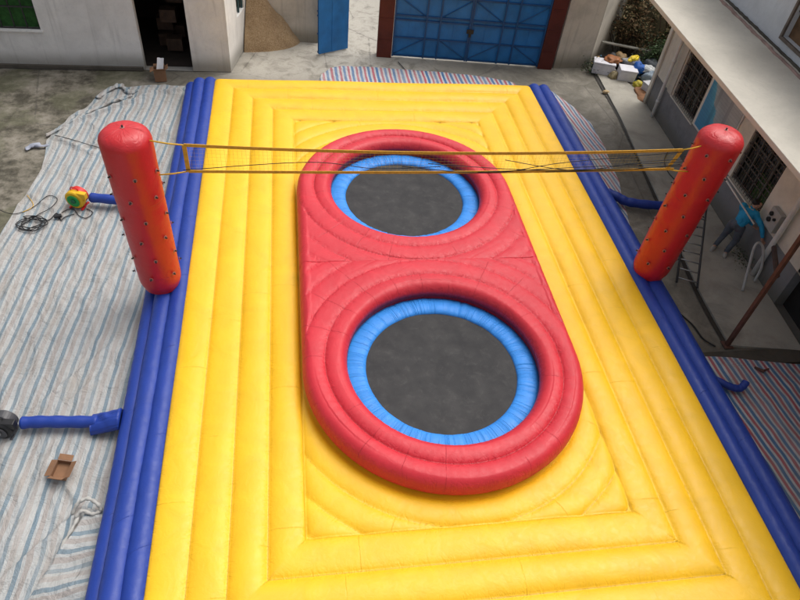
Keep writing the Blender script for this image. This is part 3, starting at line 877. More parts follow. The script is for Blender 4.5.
o = mesh_obj('paper_sheet', V, F, PAPER, smooth=False); m_ = o.modifiers.new('thick', 'SOLIDIFY'); m_.thickness = .006
tag(o, 'bent white sheet standing in the open carton by the doorway', 'paper')

# ------------------------------------------------------------------ sand, yard walls, gate
def wall_box(name, a, b, th, h, mat, label, cat='wall'):
    a = Vector((*a, 0)); b = Vector((*b, 0)); d = b-a; L_ = d.length; rz = math.atan2(d.y, d.x)
    bm = bmesh.new(); bmesh.ops.create_grid(bm, x_segments=1, y_segments=1, size=.001); bm.clear()
    box(bm, 0, L_, 0, th, -.04, h, .012)
    o = bm_obj(name, bm, mat, None); o.location = a; o.rotation_euler.z = rz; tag(o, label, cat); return o
wall_box('yard_wall', (-1.35, 18.78), (.84, 18.72), .2, 2.4, WALLC, 'grey concrete yard wall behind the sand heap')
wall_box('yard_wall', (7.62, 17.50), (8.74, 17.60), .2, 2.4, WALLC, 'stained concrete wall joining the maroon gate post on the right')
wall_box('yard_wall', (8.76, 17.62), (10.2, 19.35), .2, 2.2, WALLC, 'concrete wall running back behind the rubbish heap')
wall_box('garden_bank', (10.22, 19.3), (15, 18.2), .4, 2.4, MOSSY, 'mossy brown bank overgrown with shrubs beyond the rubbish heap', 'bank')
V = []; F = []; n = 60
for j in range(n):
    for i in range(n):
        x = -1.28+1.5*i/(n-1); y = 17.92+.84*j/(n-1)
        xl = -1.6+(y-16.78)*.22+.03
        x = xl+1.65*i/(n-1)
        d = math.hypot((x-xl)/1.40, (18.76-y)/.78)
        h = 1.55*max(0, 1-d**1.25)
        h += .10*mnoise.noise(Vector((x*2.2, y*2.2, 2)))*min(1, h*2)
        h += .05*mnoise.noise(Vector((x*5, y*5, h)))*min(1, h*3)+.02*mnoise.noise(Vector((x*18, y*18, h*9)))*min(1, h*3)
        V.append((x, y, max(h, -.03) if h > .02 else -.03))
for j in range(n-1):
    for i in range(n-1): F.append((j*n+i, j*n+i+1, (j+1)*n+i+1, (j+1)*n+i))
tag(mesh_obj('sand_heap', V, F, SAND), 'heap of brown sand piled in the corner against the plaster building', 'sand heap')

def gate_leaf(name, parent, org, d, w_, h, ploc, braces=True):
    d = Vector(d).normalized(); rz = math.atan2(d.y, d.x)
    Mx = Matrix.Translation(Vector(org)-Vector(ploc)) @ Matrix.Rotation(rz, 4, 'Z')
    bm = bmesh.new()
    box(bm, 0, w_, -.012, .012, .03, h, M=Mx)
    for k in range(1, int(w_/.42)): box(bm, k*.42-.006, k*.42+.006, -.02, -.013, .03, h, M=Mx)
    leaf = bm_obj(name, bm, GATEB, parent)
    bm = bmesh.new(); t = .022
    for z in (.06, .58, 1.08, 1.20, 1.75, h-.04): box(bm, 0, w_, -.05, -.021, z-t, z+t, M=Mx)
    for x in (t, w_*.42, w_*.60, w_-t): box(bm, x-t, x+t, -.078, -.052, .03, h, M=Mx)
    if braces:
        for (x0, z0, x1, z1) in ((.05, .1, w_*.40, .56), (w_*.62, .56, w_-.06, .1), (.05, 1.72, w_*.4, 1.22), (w_*.62, 1.22, w_-.05, 1.72)):
            P0 = Mx @ Vector((x0, -.036, z0)); P1 = Mx @ Vector((x1, -.036, z1)); sweep(bm, [P0, P1], .014, 4)
    bm_obj('bracing', bm, GATED, leaf)
    return leaf
gl = Vector((2.42, 18.02, 0)); gd = (7.55-2.42, 17.50-18.02, 0); gdn = Vector(gd).normalized()
gt = empty('double_gate', gl); tag(gt, 'wide blue steel double gate closed between two maroon posts', 'gate')
for u in (.0, Vector(gd).length-.42):
    bm = bmesh.new(); Mx = Matrix.Rotation(math.atan2(gd[1], gd[0]), 4, 'Z')
    box(bm, u, u+.42, -.10, .16, -.02, 2.5, .008, M=Mx)
    for z in (.5, 1.1, 1.7, 2.3): box(bm, u+.01, u+.41, -.112, -.1, z-.012, z+.012, M=Mx)
    bm_obj('gate_post', bm, MAROON, gt)
wl = (Vector(gd).length-.84)/2
gate_leaf('gate_leaf', gt, gl+gdn*.43, gd, wl-.01, 2.35, gl); gate_leaf('gate_leaf', gt, gl+gdn*(.42+wl+.01), gd, wl-.02, 2.35, gl)
bm = bmesh.new(); Mx = Matrix.Rotation(math.atan2(gd[1], gd[0]), 4, 'Z'); box(bm, .42+wl-.10, .42+wl+.10, -.11, -.085, .85, .97, .005, M=Mx); box(bm, .42+wl-.03, .42+wl+.03, -.13, -.11, .76, .86, .005, M=Mx)
bm_obj('latch', bm, BLACK, gt)
lf = empty('open_gate_leaf', (.74, 17.9, 0)); tag(lf, 'narrow blue steel gate leaf standing open beside the sand heap', 'gate leaf')
leaf = gate_leaf('leaf_panel', lf, (.76, 17.9, 0), (.85, .43, 0), .95, 2.4, (.74, 17.9, 0), braces=False)
leaf.children[0].location = Vector((-.43, .85, 0)).normalized()*.11    # ribs on the far side
bm = bmesh.new(); sweep(bm, [(3.0, 17.6, .006), (3.18, 17.0, .006)], .012, 5)
tag(bm_obj('iron_rod', bm, DSTEEL), 'short dark rod lying on the concrete before the blue gate', 'rod')

# ------------------------------------------------------------------ right building
BN = Vector((.99788, -.06503, 0)); BD = Vector((.06503, .99788, 0))      # outward(+x) normal, along
O = BN*8.68
rb = empty('row_building', O+BD*8); RL = O+BD*8
tag(rb, 'cream and grey building with barred windows under a wide concrete canopy at right', 'building')
# parametrise by u = -along so that inward normal is +BN  (ud=-BD -> nd = (BD.y, -BD.x)=+BN)
Uo = lambda y: -(y/.99788-.6)          # world y -> u along -BD from O
org = O+Vector((0, 0, 0))
def Y2U(y): return -((y-O.y)/BD.y)
wins = [(12.98, 14.32), (9.42, 10.76)]
holes = [(Y2U(b), Y2U(a), .88, 2.45) for a, b in wins]
dark_doorway = (Y2U(7.75), Y2U(5.9), .0, 2.3)
uA, uB = Y2U(15.5), Y2U(-4)
sheet('dado_wall', org, -BD, uA, uB, 0, .879, [(dark_doorway[0], dark_doorway[1], 0, .879)], .2, GREYD, rb, RL)
up_holes = [(h[0], h[1], .881, 2.45) for h in holes]+[(dark_doorway[0], dark_doorway[1], .881, 2.3)]
sheet('wall', org+BN*.004, -BD, uA, uB, .881, 3.38, [(h[0], h[1], max(.8811, h[2]), h[3]) for h in up_holes], .2, PLASTER2, rb, RL)
MR = Matrix.Translation(org-RL) @ Matrix.Rotation(math.atan2(-BD.y, -BD.x), 4, 'Z')    # local x=u, y=+BN inward
bm = bmesh.new(); box(bm, uA, uA+.02, .01, 6, 0, 3.38, M=MR); bm_obj('end_wall', bm, PLASTER2, rb)
bm = bmesh.new(); box(bm, uA-.35, uB, -1.78, 6, 3.385, 3.48, .01, M=MR); bm_obj('canopy', bm, CANOPY, rb)
bm = bmesh.new()
for k in range(40):
    u = uA+ (uB-uA)*k/40*.6; 
P = [MR @ Vector((uA-.3+i*.12, .02+.015*mnoise.noise(Vector((i*.4, 0, 0))), 3.485)) for i in range(120)]
sweep(bm, P, [.03+.035*abs(mnoise.noise(Vector((i*.5, 3, 0)))) for i in range(120)], 6); bm_obj('mossy_joint', bm, DARKC, rb, smooth=True)
bm = bmesh.new()
P = [MR @ Vector((uA-.3+i*.12, -.13+.03*mnoise.noise(Vector((i*.4, 7, 0))), 3.478)) for i in range(120)]
sweep(bm, P, [.035+.02*abs(mnoise.noise(Vector((i*.5, 9, 0)))) for i in range(120)], 6); bm_obj('mortar_fillet', bm, plain('pinkish_mortar', (.30, .20, .17), .9, .35, 6, .4), rb, smooth=True)
uw_h = [(Y2U(11.42), Y2U(9.9), 3.72, 4.85)]
sheet('upper_wall', org+BN*.05, -BD, uA-.3, uB, 3.48, 5.2, uw_h, .14, UPPER, rb, RL)
bm = bmesh.new(); box(bm, uA-.35, uB, -.4, 6, 5.2, 5.32, M=MR); bm_obj('roof', bm, CANOPY, rb)
h = uw_h[0]
bm = bmesh.new(); box(bm, h[0], h[1], .15, .17, h[2], h[3], M=MR); wf = bm_obj('window', bm, BROWNG, rb)
bm = bmesh.new()
box(bm, h[0]-.06, h[0]-.002, .0, .05-.003, h[2]-.06, h[3]+.06, M=MR); box(bm, h[1]+.002, h[1]+.06, 0, .047, h[2]-.06, h[3]+.06, M=MR)
box(bm, h[0], h[1], 0, .047, h[2]-.06, h[2]-.002, M=MR); box(bm, h[0], h[1], .1, .13, 4.2, 4.26, M=MR); box(bm, (h[0]+h[1])/2-.03, (h[0]+h[1])/2+.03, .09, .13, h[2], h[3], M=MR)
bm_obj('frame', bm, plain('grey_brown_frame', (.14, .11, .09), .7, .3), wf)
def barred(hh, gmat):
    bm = bmesh.new(); box(bm, hh[0], hh[1], .13, .14, .885, hh[3], M=MR); wf = bm_obj('window', bm, PANE, rb)
    bm = bmesh.new()
    nb = 4
    for i in range(nb+1):
        u = hh[0]+.02+(hh[1]-hh[0]-.04)*i/nb; box(bm, u-.02, u+.02, .075, .11, .885, hh[3], M=MR)
    for z in (.905, 1.35, 1.8, 2.25): box(bm, hh[0], hh[1], .085, .10, z-.015, z+.015, M=MR)
    bm_obj('frame', bm, plain('grey_window_steel', (.11, .11, .10), .6, .3), wf)
    bm = bmesh.new()
    for i in range(14):
        u = hh[0]+.05+(hh[1]-hh[0]-.1)*i/13; sweep(bm, [MR @ Vector((u, .02, .89)), MR @ Vector((u, .02, hh[3]))], .007, 5)
    for z in (1.0, 1.25, 1.5, 1.75, 2.0, 2.25): box(bm, hh[0], hh[1], .03, .04, z-.01, z+.01, M=MR)
    bm_obj('grille', bm, plain('rusty_grille', (.09, .075, .065), .6, .4), wf)
    bm = bmesh.new(); box(bm, hh[0]-.04, hh[1]+.04, -.035, -.003, .85, .878, .004, M=MR); bm_obj('sill', bm, PLASTER2, wf)
    if gmat:
        bm = bmesh.new(); box(bm, hh[1]-.62, hh[1]-.04, .115, .126, .92, 1.5, M=MR); bm_obj('green_panel', bm, gmat, wf)
barred(holes[0], None); barred(holes[1], GREENP)
bm = bmesh.new(); box(bm, dark_doorway[0]-.3, dark_doorway[1]+.3, .2, .22, 0, 3.3, M=MR); box(bm, dark_doorway[0], dark_doorway[1], .02, .1, .9, 2.28, M=MR); bm_obj('dark_doorway', bm, BLACKISH, rb)  # near-black sheets put the shade inside the opening into colour
# corner pier and pale pilaster beside the first window
bm = bmesh.new(); box(bm, Y2U(15.56), Y2U(15.42), -.06, -.003, 0, 3.38, .01, M=MR); bm_obj('corner_pier', bm, PLASTER2, rb)
bm = bmesh.new(); box(bm, Y2U(14.62), Y2U(14.36), -.03, -.003, .86, 3.38, .005, M=MR); bm_obj('pilaster', bm, plain('clean_cream', (.46, .43, .37), .8, .08), rb)
# downpipes
bm = bmesh.new(); sweep(bm, [MR @ Vector((Y2U(14.72), -.09, z)) for z in (.0, 1, 2, 3.38)], .045, 12)
for z in (.5, 1.6, 2.6): sweep(bm, [MR @ Vector((Y2U(14.72), -.09, z-.03)), MR @ Vector((Y2U(14.72), -.09, z+.03))], .055, 12)
bm_obj('downpipe', bm, WHITEP, rb, smooth=True)['label'] = 'white downpipe beside the barred window'
bm = bmesh.new(); sweep(bm, [MR @ Vector((Y2U(8.55), -.08, z)) for z in (.05, 1, 2, 3.38)], .055, 12)
bm_obj('downpipe', bm, WHITEP, rb, smooth=True)['label'] = 'cream downpipe beside the meter box'
# meter box
mb = empty('meter_box', RL+(MR @ Vector((Y2U(8.87), -.06, 1.2)))); tag(mb, 'pale electric meter box with dark dials on the cream wall', 'meter box')
mo = MR @ Vector((Y2U(8.87), -.06, 1.2))
bm = bmesh.new(); box(bm, Y2U(9.04), Y2U(8.70), -.12, -.003, 1.0, 1.42, .01, M=Matrix.Translation(-mo) @ MR); bm_obj('box_body', bm, plain('pale_grey_box', (.36, .36, .34), .5), mb)
for (yy, zz, r_) in ((8.95, 1.3, .045), (8.94, 1.17, .05), (8.80, 1.26, .03)):
    bm = bmesh.new(); Mx = Matrix.Translation((MR @ Vector((Y2U(yy), -.12, zz)))-mo) @ BN.to_track_quat('Z', 'Y').to_matrix().to_4x4() @ Matrix.Rotation(PI, 4, 'X')
    lathe(bm, [(r_, 0), (r_, .03), (r_*.8, .04), (r_*.5, .04)], 16, M=Mx); bm_obj('dial', bm, BLACK, mb)
# wall poster
bm = bmesh.new(); box(bm, Y2U(12.86), Y2U(11.26), -.03, -.003, .93, 2.2, .003, M=MR); 
po = tag(bm_obj('notice_board', bm, None or plain('board_frame', (.55, .56, .56), .5), None), 'large pale blue and grey map board on the wall between the two barred windows', 'notice board')
po.location = RL
s = NT('map_print'); co = s.coords(); a = s.noise(co, 2.2, 5, .6, .4); sep = s.n('ShaderNodeSeparateXYZ'); s.l(co, sep.inputs[0])
uu = s.n('ShaderNodeVectorMath', operation='DOT_PRODUCT'); s.l(co, uu.inputs[0]); uu.inputs[1].default_value = tuple(-BD)
t_ = s.math('ADD', s.math('ADD', uu.outputs['Value'], s.math('MULTIPLY', s.math('SUBTRACT', sep.outputs[2], 1.0), .75)), s.math('MULTIPLY', s.math('SUBTRACT', a, .5), .9))
c = s.ramp(s.sm(t_, (8-12.9), (8-11.4)), [(0, (.04, .24, .44)), (.22, (.08, .36, .52)), (.30, (.36, .42, .44)), (.65, (.30, .32, .33)), (1, (.40, .41, .40))])
bk = s.n('ShaderNodeTexBrick'); s.l(s.coords((1, 1, 1), (PI/2, 0, PI/2)), bk.inputs['Vector']); bk.inputs['Scale'].default_value = 7; bk.inputs['Mortar Size'].default_value = .03
bk.inputs['Color1'].default_value = (1, 1, 1, 1); bk.inputs['Color2'].default_value = (.8, .8, .8, 1); bk.inputs['Mortar'].default_value = (.55, .55, .55, 1)
s.l(s.mix(.6, c, bk.outputs['Color'], 'MULTIPLY'), s.b.inputs['Base Color']); s.b.inputs['Roughness'].default_value = .35
bm = bmesh.new(); box(bm, Y2U(12.82), Y2U(11.30), -.036, -.032, .97, 2.16, M=MR); bm_obj('map_sheet', bm, s.m, po)

# brown steel post with beam, curved white hose
bp = empty('rusty_post', (7.7, 6.78, 0)); tag(bp, 'slim rusty brown steel post standing at the end of the pavement with a side beam', 'post')
bm = bmesh.new(); box(bm, -.035, .035, -.035, .035, 0, 3.3, .004); bm_obj('upright', bm, RUST, bp)
bm = bmesh.new(); sweep(bm, [(0.04, .0, 1.75), (1.1, 1.35, 1.15)], .045, 8); bm_obj('beam', bm, plain('dark_brown_beam', (.05, .03, .025), .7, .3), bp)
bm = bmesh.new(); box(bm, -.09, .09, -.09, .09, .0, .012); bm_obj('base_plate', bm, RUST, bp)
bm = bmesh.new(); sweep(bm, smooth_path([(8.7, 8.1, .05), (8.75, 8.35, .5), (8.82, 8.55, .78), (8.93, 8.62, .84), (9.04, 8.56, .74), (9.1, 8.4, .4), (9.1, 8.35, .05)], 8), .026, 10)
tag(bm_obj('bent_hose', bm, plain('dull_white_hose', (.42, .42, .40), .6, .2), smooth=True), 'white hose arched over beside the bending person', 'hose')
bm = bmesh.new(); sweep(bm, [(8.72, 10.35, 1.35), (8.95, 9.0, 1.0)], .016, 8)
tag(bm_obj('white_rod', bm, WHITEP, smooth=True), 'thin white rod held in front of the bending person', 'rod')

# ladder on the pavement behind the right post
ld_ = empty('ladder', (8.1, 8.9, .035)); tag(ld_, 'steel ladder on the pavement behind the right red post', 'ladder')
A = Vector((7.55, 8.25, .10)); B = Vector((8.50, 10.2, .55)); wv = Vector((.19, -.09, 0)).normalized()*.20; base = Vector((8.1, 8.9, .035))
for s1 in (-1, 1):
    bm = bmesh.new(); sweep(bm, [A+wv*s1-base, B+wv*s1-base], .022, 8); bm_obj('rail', bm, DSTEEL, ld_, smooth=True)
for k in range(9):
    p = A.lerp(B, (k+.5)/9); bm = bmesh.new(); sweep(bm, [p-wv-base, p+wv-base], .014, 8); bm_obj('rung', bm, METAL, ld_, smooth=True)
for s1 in (-1, 1):
    bm = bmesh.new(); sweep(bm, [B+wv*s1*.9-base, Vector((8.54, 10.3, .035))+wv*s1-base], .02, 8); bm_obj('foot', bm, BLACK, ld_, smooth=True)

# ------------------------------------------------------------------ blowers
def blower(x, y, rz, mats, label, sc=1):
    body, back, disc, hub = mats
    t = empty('air_blower', (x, y, .02)); t.rotation_euler.z = rz; t.scale = (sc,)*3; tag(t, label, 'air blower', 'air blowers feeding the court')
    # axis along local -y, outlet towards +x
    Rm = Matrix.Rotation(PI/2, 4, 'X')
    bm = bmesh.new()
    prof = [(.10, -.02), (.165, -.02), (.185, 0), (.185, .09), (.165, .11), (.12, .115)]
    lathe(bm, prof, 32, M=Matrix.Translation((0, 0, .2)) @ Rm)
    box(bm, .0, .24, -.09, .01, .25, .375, .01); bm_obj('housing', bm, body, t, smooth=False)
    bm = bmesh.new(); lathe(bm, [(.15, -.16), (.17, -.14), (.17, -.025), (.14, -.02)], 32, M=Matrix.Translation((0, 0, .2)) @ Rm); bm_obj('motor_cover', bm, back, t)
    bm = bmesh.new(); lathe(bm, [(.115, .117), (.125, .13), (.11, .135), (.07, .128)], 28, M=Matrix.Translation((0, 0, .2)) @ Rm); bm_obj('intake_grille', bm, disc, t, smooth=True)
    bm = bmesh.new(); lathe(bm, [(.05, .13), (.05, .145), (.03, .155), (.005, .156)], 20, M=Matrix.Translation((0, 0, .2)) @ Rm); bm_obj('hub', bm, hub, t, smooth=True)
    for s1 in (-1, 1):
        bm = bmesh.new(); box(bm, s1*.12-.02, s1*.12+.02, -.12, .14, 0, .03, .005); box(bm, s1*.12-.012, s1*.12+.012, -.03, .05, .03, .09); bm_obj('foot', bm, back, t)
    bm = bmesh.new(); sweep(bm, smooth_path([(-.08, 0, .37), (-.05, 0, .43), (.05, 0, .43), (.08, 0, .37)], 6), .012, 8); bm_obj('handle', bm, back, t, smooth=True)
blower(-4.26, 11.02, -.30, (YPL, RPL, GPL, plain('dark_green', (.01, .12, .05), .4)), 'yellow, red and green air blower on the striped tarp behind the left post', 1.02)
blower(-4.20, 5.74, -.15, (BLACK, GREYP, GREYP, METAL), 'black air blower with grey hub at the left edge of the picture', 1.0)

# cords
def cord(name, pts, r, label, mat=BLACK, k=8):
    bm = bmesh.new(); sweep(bm, smooth_path(pts, k), r, 6); o = bm_obj(name, bm, mat, smooth=True)
    if label: tag(o, label, 'cord')
    return o
def lie(x, y): return (x, y, zleft(x, y)+.02)
pts = []
for k in range(46):
    a = k*.75; r_ = .17+.05*math.sin(k*1.3)
    pts.append((-4.98+r_*1.25*math.cos(a)+.02*math.sin(k*2.3), 10.42+r_*math.sin(a)+.02*math.cos(k*3.1), .045+.0012*k))
for q in ((-4.75, 10.55), (-4.62, 10.75), (-4.5, 10.55), (-4.42, 10.6), (-4.3, 10.75)): pts.append(lie(*q))
cord('extension_cable', pts, .009, 'loose coil of black power cord on the tarp by the colourful blower')
pts = [lie(*q) for q in ((-5.75, 10.9), (-5.4, 10.75), (-5.1, 10.95), (-4.9, 11.3), (-4.7, 11.2), (-4.75, 10.9), (-4.95, 10.75), (-5.05, 10.6))]
cord('extension_cable', pts, .007, 'thin black cord trailing off the tarp onto the dirt at left')
pts = [lie(*q) for q in ((-4.55, 10.55), (-4.5, 10.8), (-4.35, 10.9), (-4.2, 10.7), (-4.05, 10.62), (-3.95, 10.75), (-4.1, 10.9))]
cord('extension_cable', pts, .008, 'short looped black lead lying under the colourful blower')
bm = bmesh.new(); box(bm, -.07, .07, -.035, .035, 0, .05, .01); o = bm_obj('power_strip', bm, BLACK); o.location = (-4.56, 10.62, .06); o.rotation_euler.z = .3
tag(o, 'small black power plug block between the cord coil and the blower', 'power strip')
cord('yellow_rope', [lie(*q) for q in ((-5.3, 11.35), (-5.1, 11.0), (-5.25, 10.8))], .006, 'thin pale rope lying on the tarp edge at left', ROPE)
cord('black_cord', [lie(*q) for q in ((-5.25, 13.5), (-4.9, 13.35), (-4.4, 13.1), (-3.9, 12.95), (-3.6, 13.1), (-3.3, 13.25))], .008, 'black cord across the tarp behind the left post')
cord('black_cord', [(9.35, 13.1, .05), (9.0, 12.6, .05), (8.9, 12.0, .05), (9.1, 11.4, .05), (9.3, 11.1, .05)], .01, 'black cord on the pavement below the map board')
cord('black_cord', [(7.05, 7.75, .012), (7.25, 7.3, .012), (7.3, 6.95, .012), (7.45, 6.75, .012)], .014, 'dark crooked cable lying on the ground left of the rusty post')
bm = bmesh.new(); sweep(bm, [(7.9, 6.2, .07), (8.0, 6.1, .08), (8.15, 6.15, .07)], [.02, .03, .015], 6)
tag(bm_obj('dark_scrap', bm, RUST), 'small dark red scrap on the striped tarp at lower right', 'scrap')

# flattened carton on tarp
t = carton('crushed_carton', -3.28, 5.02, .20, .25, .09, .25, 'crushed open brown carton lying on the faded tarp at lower left', .42, mat=CARD)
t.location.z = .075; t.rotation_euler = (.05, .06, -.2)

# ------------------------------------------------------------------ person
def cloth_mesh(name, segs, mat, parent, ploc, vox=.011, folds=.02):
    """segs: chains of (point, radius); overlapping capsules fused into one garment"""
    bm = bmesh.new()
    for ch in segs:
        for (a, ra), (b, rb_) in zip(ch[:-1], ch[1:]):
            a = Vector(a)-ploc; b = Vector(b)-ploc; L_ = (b-a).length; k = max(2, int(L_/.02))
            for i in range(k+1):
                t = i/k; bmesh.ops.create_uvsphere(bm, u_segments=18, v_segments=12, radius=ra+(rb_-ra)*t, matrix=Matrix.Translation(a.lerp(b, t)))
    me = bpy.data.meshes.new(name+'_v'); bm.to_mesh(me); bm.free()
    ob = bpy.data.objects.new(name+'_v', me); col.objects.link(ob)
    m = ob.modifiers.new('r', 'REMESH'); m.mode = 'VOXEL'; m.voxel_size = vox; m.use_smooth_shade = True
    m = ob.modifiers.new('s', 'SMOOTH'); m.factor = .5; m.iterations = 10
    tx = bpy.data.textures.new('fold_texture', 'CLOUDS'); tx.noise_scale = .07; tx.noise_depth = 1
    m = ob.modifiers.new('d', 'DISPLACE'); m.texture = tx; m.strength = folds; m.mid_level = .75
    dg = bpy.context.evaluated_depsgraph_get(); nm = bpy.data.meshes.new_from_object(ob.evaluated_get(dg)); nm.name = name
    col.objects.unlink(ob); bpy.data.objects.remove(ob)
    nm.materials.clear(); nm.materials.append(mat); nm.polygons.foreach_set('use_smooth', [True]*len(nm.polygons))
    return link(bpy.data.objects.new(name, nm), parent)
def skin_mesh(name, joints, edges, mat, parent, ploc, sub=2, root=0, folds=0):
    me = bpy.data.meshes.new(name+'_sk'); me.from_pydata([tuple(Vector(j[0])-Vector(ploc)) for j in joints], edges, []); me.update()
    ob = bpy.data.objects.new(name+'_sk', me); col.objects.link(ob)
    m = ob.modifiers.new('s', 'SKIN'); m.use_smooth_shade = True; m.branch_smoothing = .6
    for i, j in enumerate(joints):
        sv = me.skin_vertices[0].data[i]; r = j[1]; sv.radius = (r, r) if not isinstance(r, tuple) else r
        sv.use_root = (i == root)
    m2 = ob.modifiers.new('u', 'SUBSURF'); m2.levels = sub; m2.render_levels = sub
    if folds:
        tx = bpy.data.textures.new('fold_texture', 'CLOUDS'); tx.noise_scale = .09; tx.noise_depth = 2
        m3 = ob.modifiers.new('d', 'DISPLACE'); m3.texture = tx; m3.strength = folds; m3.mid_level = .5
    dg = bpy.context.evaluated_depsgraph_get(); ev = ob.evaluated_get(dg)
    nm = bpy.data.meshes.new_from_object(ev); nm.name = name
    col.objects.unlink(ob); bpy.data.objects.remove(ob)
    nm.materials.clear(); nm.materials.append(mat); nm.polygons.foreach_set('use_smooth', [True]*len(nm.polygons))
    return link(bpy.data.objects.new(name, nm), parent)
SKINM = plain('skin', (.42, .24, .16), .55, .08, 8, .1); JACK = plain('blue_jacket_cloth', (.012, .27, .50), .65, .2, 5, .5, bd=.02)
JEANS = plain('grey_blue_jeans', (.085, .10, .12), .85, .3, 7, .5); HAIR = plain('black_hair', (.01, .009, .008), .5, .3, 40, .5)
SHOE = plain('pale_shoes', (.38, .36, .32), .6, .2)
PL = Vector((8.88, 9.42, .035))
J = dict(pel=(8.87, 9.30, .74), waist=(8.93, 9.32, .87), chest=(9.00, 9.36, .99), neck=(9.08, 9.38, 1.09), hd0=(9.10, 9.375, 1.14), hd1=(9.13, 9.36, 1.20), hd2=(9.145, 9.37, 1.27),
         shL=(8.93, 9.47, 1.08), elL=(9.05, 9.42, .86), wrL=(9.15, 9.24, .80), shR=(9.10, 9.25, 1.04), elR=(9.18, 9.03, .92), wrR=(9.21, 8.90, .76),
         hipL=(8.83, 9.37, .71), knL=(8.84, 9.43, .41), anL=(8.77, 9.43, .10), hipR=(8.93, 9.23, .71), knR=(8.97, 9.21, .41), anR=(8.90, 9.21, .10))
def hand(js, es, wi, wpos, dirv):
    d = Vector(dirv).normalized(); up = Vector((0, 0, 1)); sd = d.cross(up).normalized(); dn = sd.cross(d)
    pb = len(js); pw = Vector(wpos)
    js.append((pw+d*.05, (.030, .018))); es.append((wi, pb))
    js.append((pw+d*.085, (.032, .016))); es.append((pb, pb+1))
    for k, ln in enumerate((.062, .072, .067, .052)):
        b0 = pw+d*.09+sd*(.030-.020*k)
        i0 = len(js); js.append((b0+d*.012, .009)); es.append((pb+1, i0))
        js.append((b0+d*(.012+ln*.5)+dn*.010, .0085)); es.append((i0, i0+1))
        js.append((b0+d*(.012+ln*.85)+dn*.034, .0075)); es.append((i0+1, i0+2))
    i0 = len(js); js.append((pw+d*.045+sd*.040, .010)); es.append((pb, i0)); js.append((pw+d*.08+sd*.058+dn*.01, .009)); es.append((i0, i0+1))
pr_ = empty('person', PL); tag(pr_, 'person in bright blue jacket and grey jeans bending near the meter box', 'person')
js = []; es = []; ix = {}
def add(k, r, frm=None, pos=None):
    ix[k] = len(js); js.append((Vector(pos if pos is not None else J[k]), r))
    if frm: es.append((ix[frm], ix[k]))
add('pel', .095); add('waist', .09, 'pel'); add('chest', .10, 'waist'); add('neck', .05, 'chest'); add('hd0', .058, 'neck'); add('hd1', (.082, .092), 'hd0'); add('hd2', (.07, .08), 'hd1')
for s1 in 'LR':
    add('sh'+s1, .045, 'chest'); add('el'+s1, .034, 'sh'+s1); add('wr'+s1, .026, 'el'+s1)
    add('hip'+s1, .075, 'pel'); add('kn'+s1, .052, 'hip'+s1); add('an'+s1, .036, 'kn'+s1)
hand(js, es, ix['wrL'], J['wrL'], Vector(J['wrL'])-Vector(J['elL'])); hand(js, es, ix['wrR'], J['wrR'], Vector(J['wrR'])-Vector(J['elR']))
for s1 in 'LR': add('toe'+s1, .034, 'an'+s1, Vector(J['an'+s1])+Vector((-.09 if s1 == 'L' else -.05, -.07, -.06)))
body = skin_mesh('body', js, es, SKINM, pr_, PL, 2, 0)
V3 = lambda k, d=(0, 0, 0): Vector(J[k])+Vector(d)
tors = [[(V3('pel', (.02, 0, .05)), .115), (V3('waist'), .128), (V3('chest'), .130), (V3('chest').lerp(V3('neck'), .75), .088)],
        [(V3('pel', (.04, .05, .06)), .085), (V3('chest', (-.02, .06, .02)), .105), (V3('shL'), .085)], [(V3('pel', (.04, -.05, .06)), .085), (V3('chest', (.03, -.07, 0)), .105), (V3('shR'), .085)],
        [(V3('shL'), .072), (V3('elL'), .056), (V3('wrL'), .044)], [(V3('shR'), .072), (V3('elR'), .056), (V3('wrR'), .044)]]
cloth_mesh('jacket', tors, JACK, pr_, PL)
legs = [[(V3('pel'), .12), (V3('pel', (.02, .01, .06)), .115)]]
for s1 in 'LR': legs.append([(V3('pel').lerp(V3('hip'+s1), .6), .11), (V3('hip'+s1), .10), (V3('kn'+s1), .072), (V3('an'+s1, (0, 0, .0)), .056)])
cloth_mesh('jeans', legs, JEANS, pr_, PL)
js = []; es = []; ix = {}
hd = Vector(J['hd2'])
add('a', (.104, .108), None, hd+Vector((-.015, .01, .015))); add('b', (.095, .095), 'a', hd+Vector((-.04, .025, -.05))); add('c', .05, 'b', hd+Vector((-.05, .02, -.11)))
skin_mesh('hair', js, es, HAIR, pr_, PL, 2, 0)
# collar, face, shoes
bm = bmesh.new(); nk = Vector(J['neck'])-PL
P = [nk+Vector((.075*math.cos(a), .075*math.sin(a), .0-.02*math.cos(a))) for a in np.linspace(0, 2*PI, 16)[:-1]]
sweep(bm, P, .022, 8, closed=True); bm_obj('collar', bm, YPL, pr_, smooth=True)
hc = Vector(J['hd1'])-PL; fw = Vector((.55, -.65, -.55)).normalized(); sd = fw.cross(Vector((0, 0, 1))).normalized(); upv = sd.cross(fw)
bm = bmesh.new(); sweep(bm, [hc+fw*.085+upv*.02, hc+fw*.112-upv*.015, hc+fw*.09-upv*.03], [.009, .014, .008], 8); bm_obj('nose', bm, SKINM, pr_, smooth=True)
for s1 in (-1, 1):
    bm = bmesh.new(); bmesh.ops.create_uvsphere(bm, u_segments=10, v_segments=8, radius=.012, matrix=Matrix.Translation(hc+fw*.083+upv*.025+sd*s1*.032)); bm_obj('eye', bm, BLACK, pr_, smooth=True)
    bm = bmesh.new(); bmesh.ops.create_uvsphere(bm, u_segments=10, v_segments=8, radius=.024, matrix=Matrix.Translation(hc+sd*s1*.088) @ Matrix.Diagonal((.6, .6, 1.2, 1))); bm_obj('ear', bm, SKINM, pr_, smooth=True)
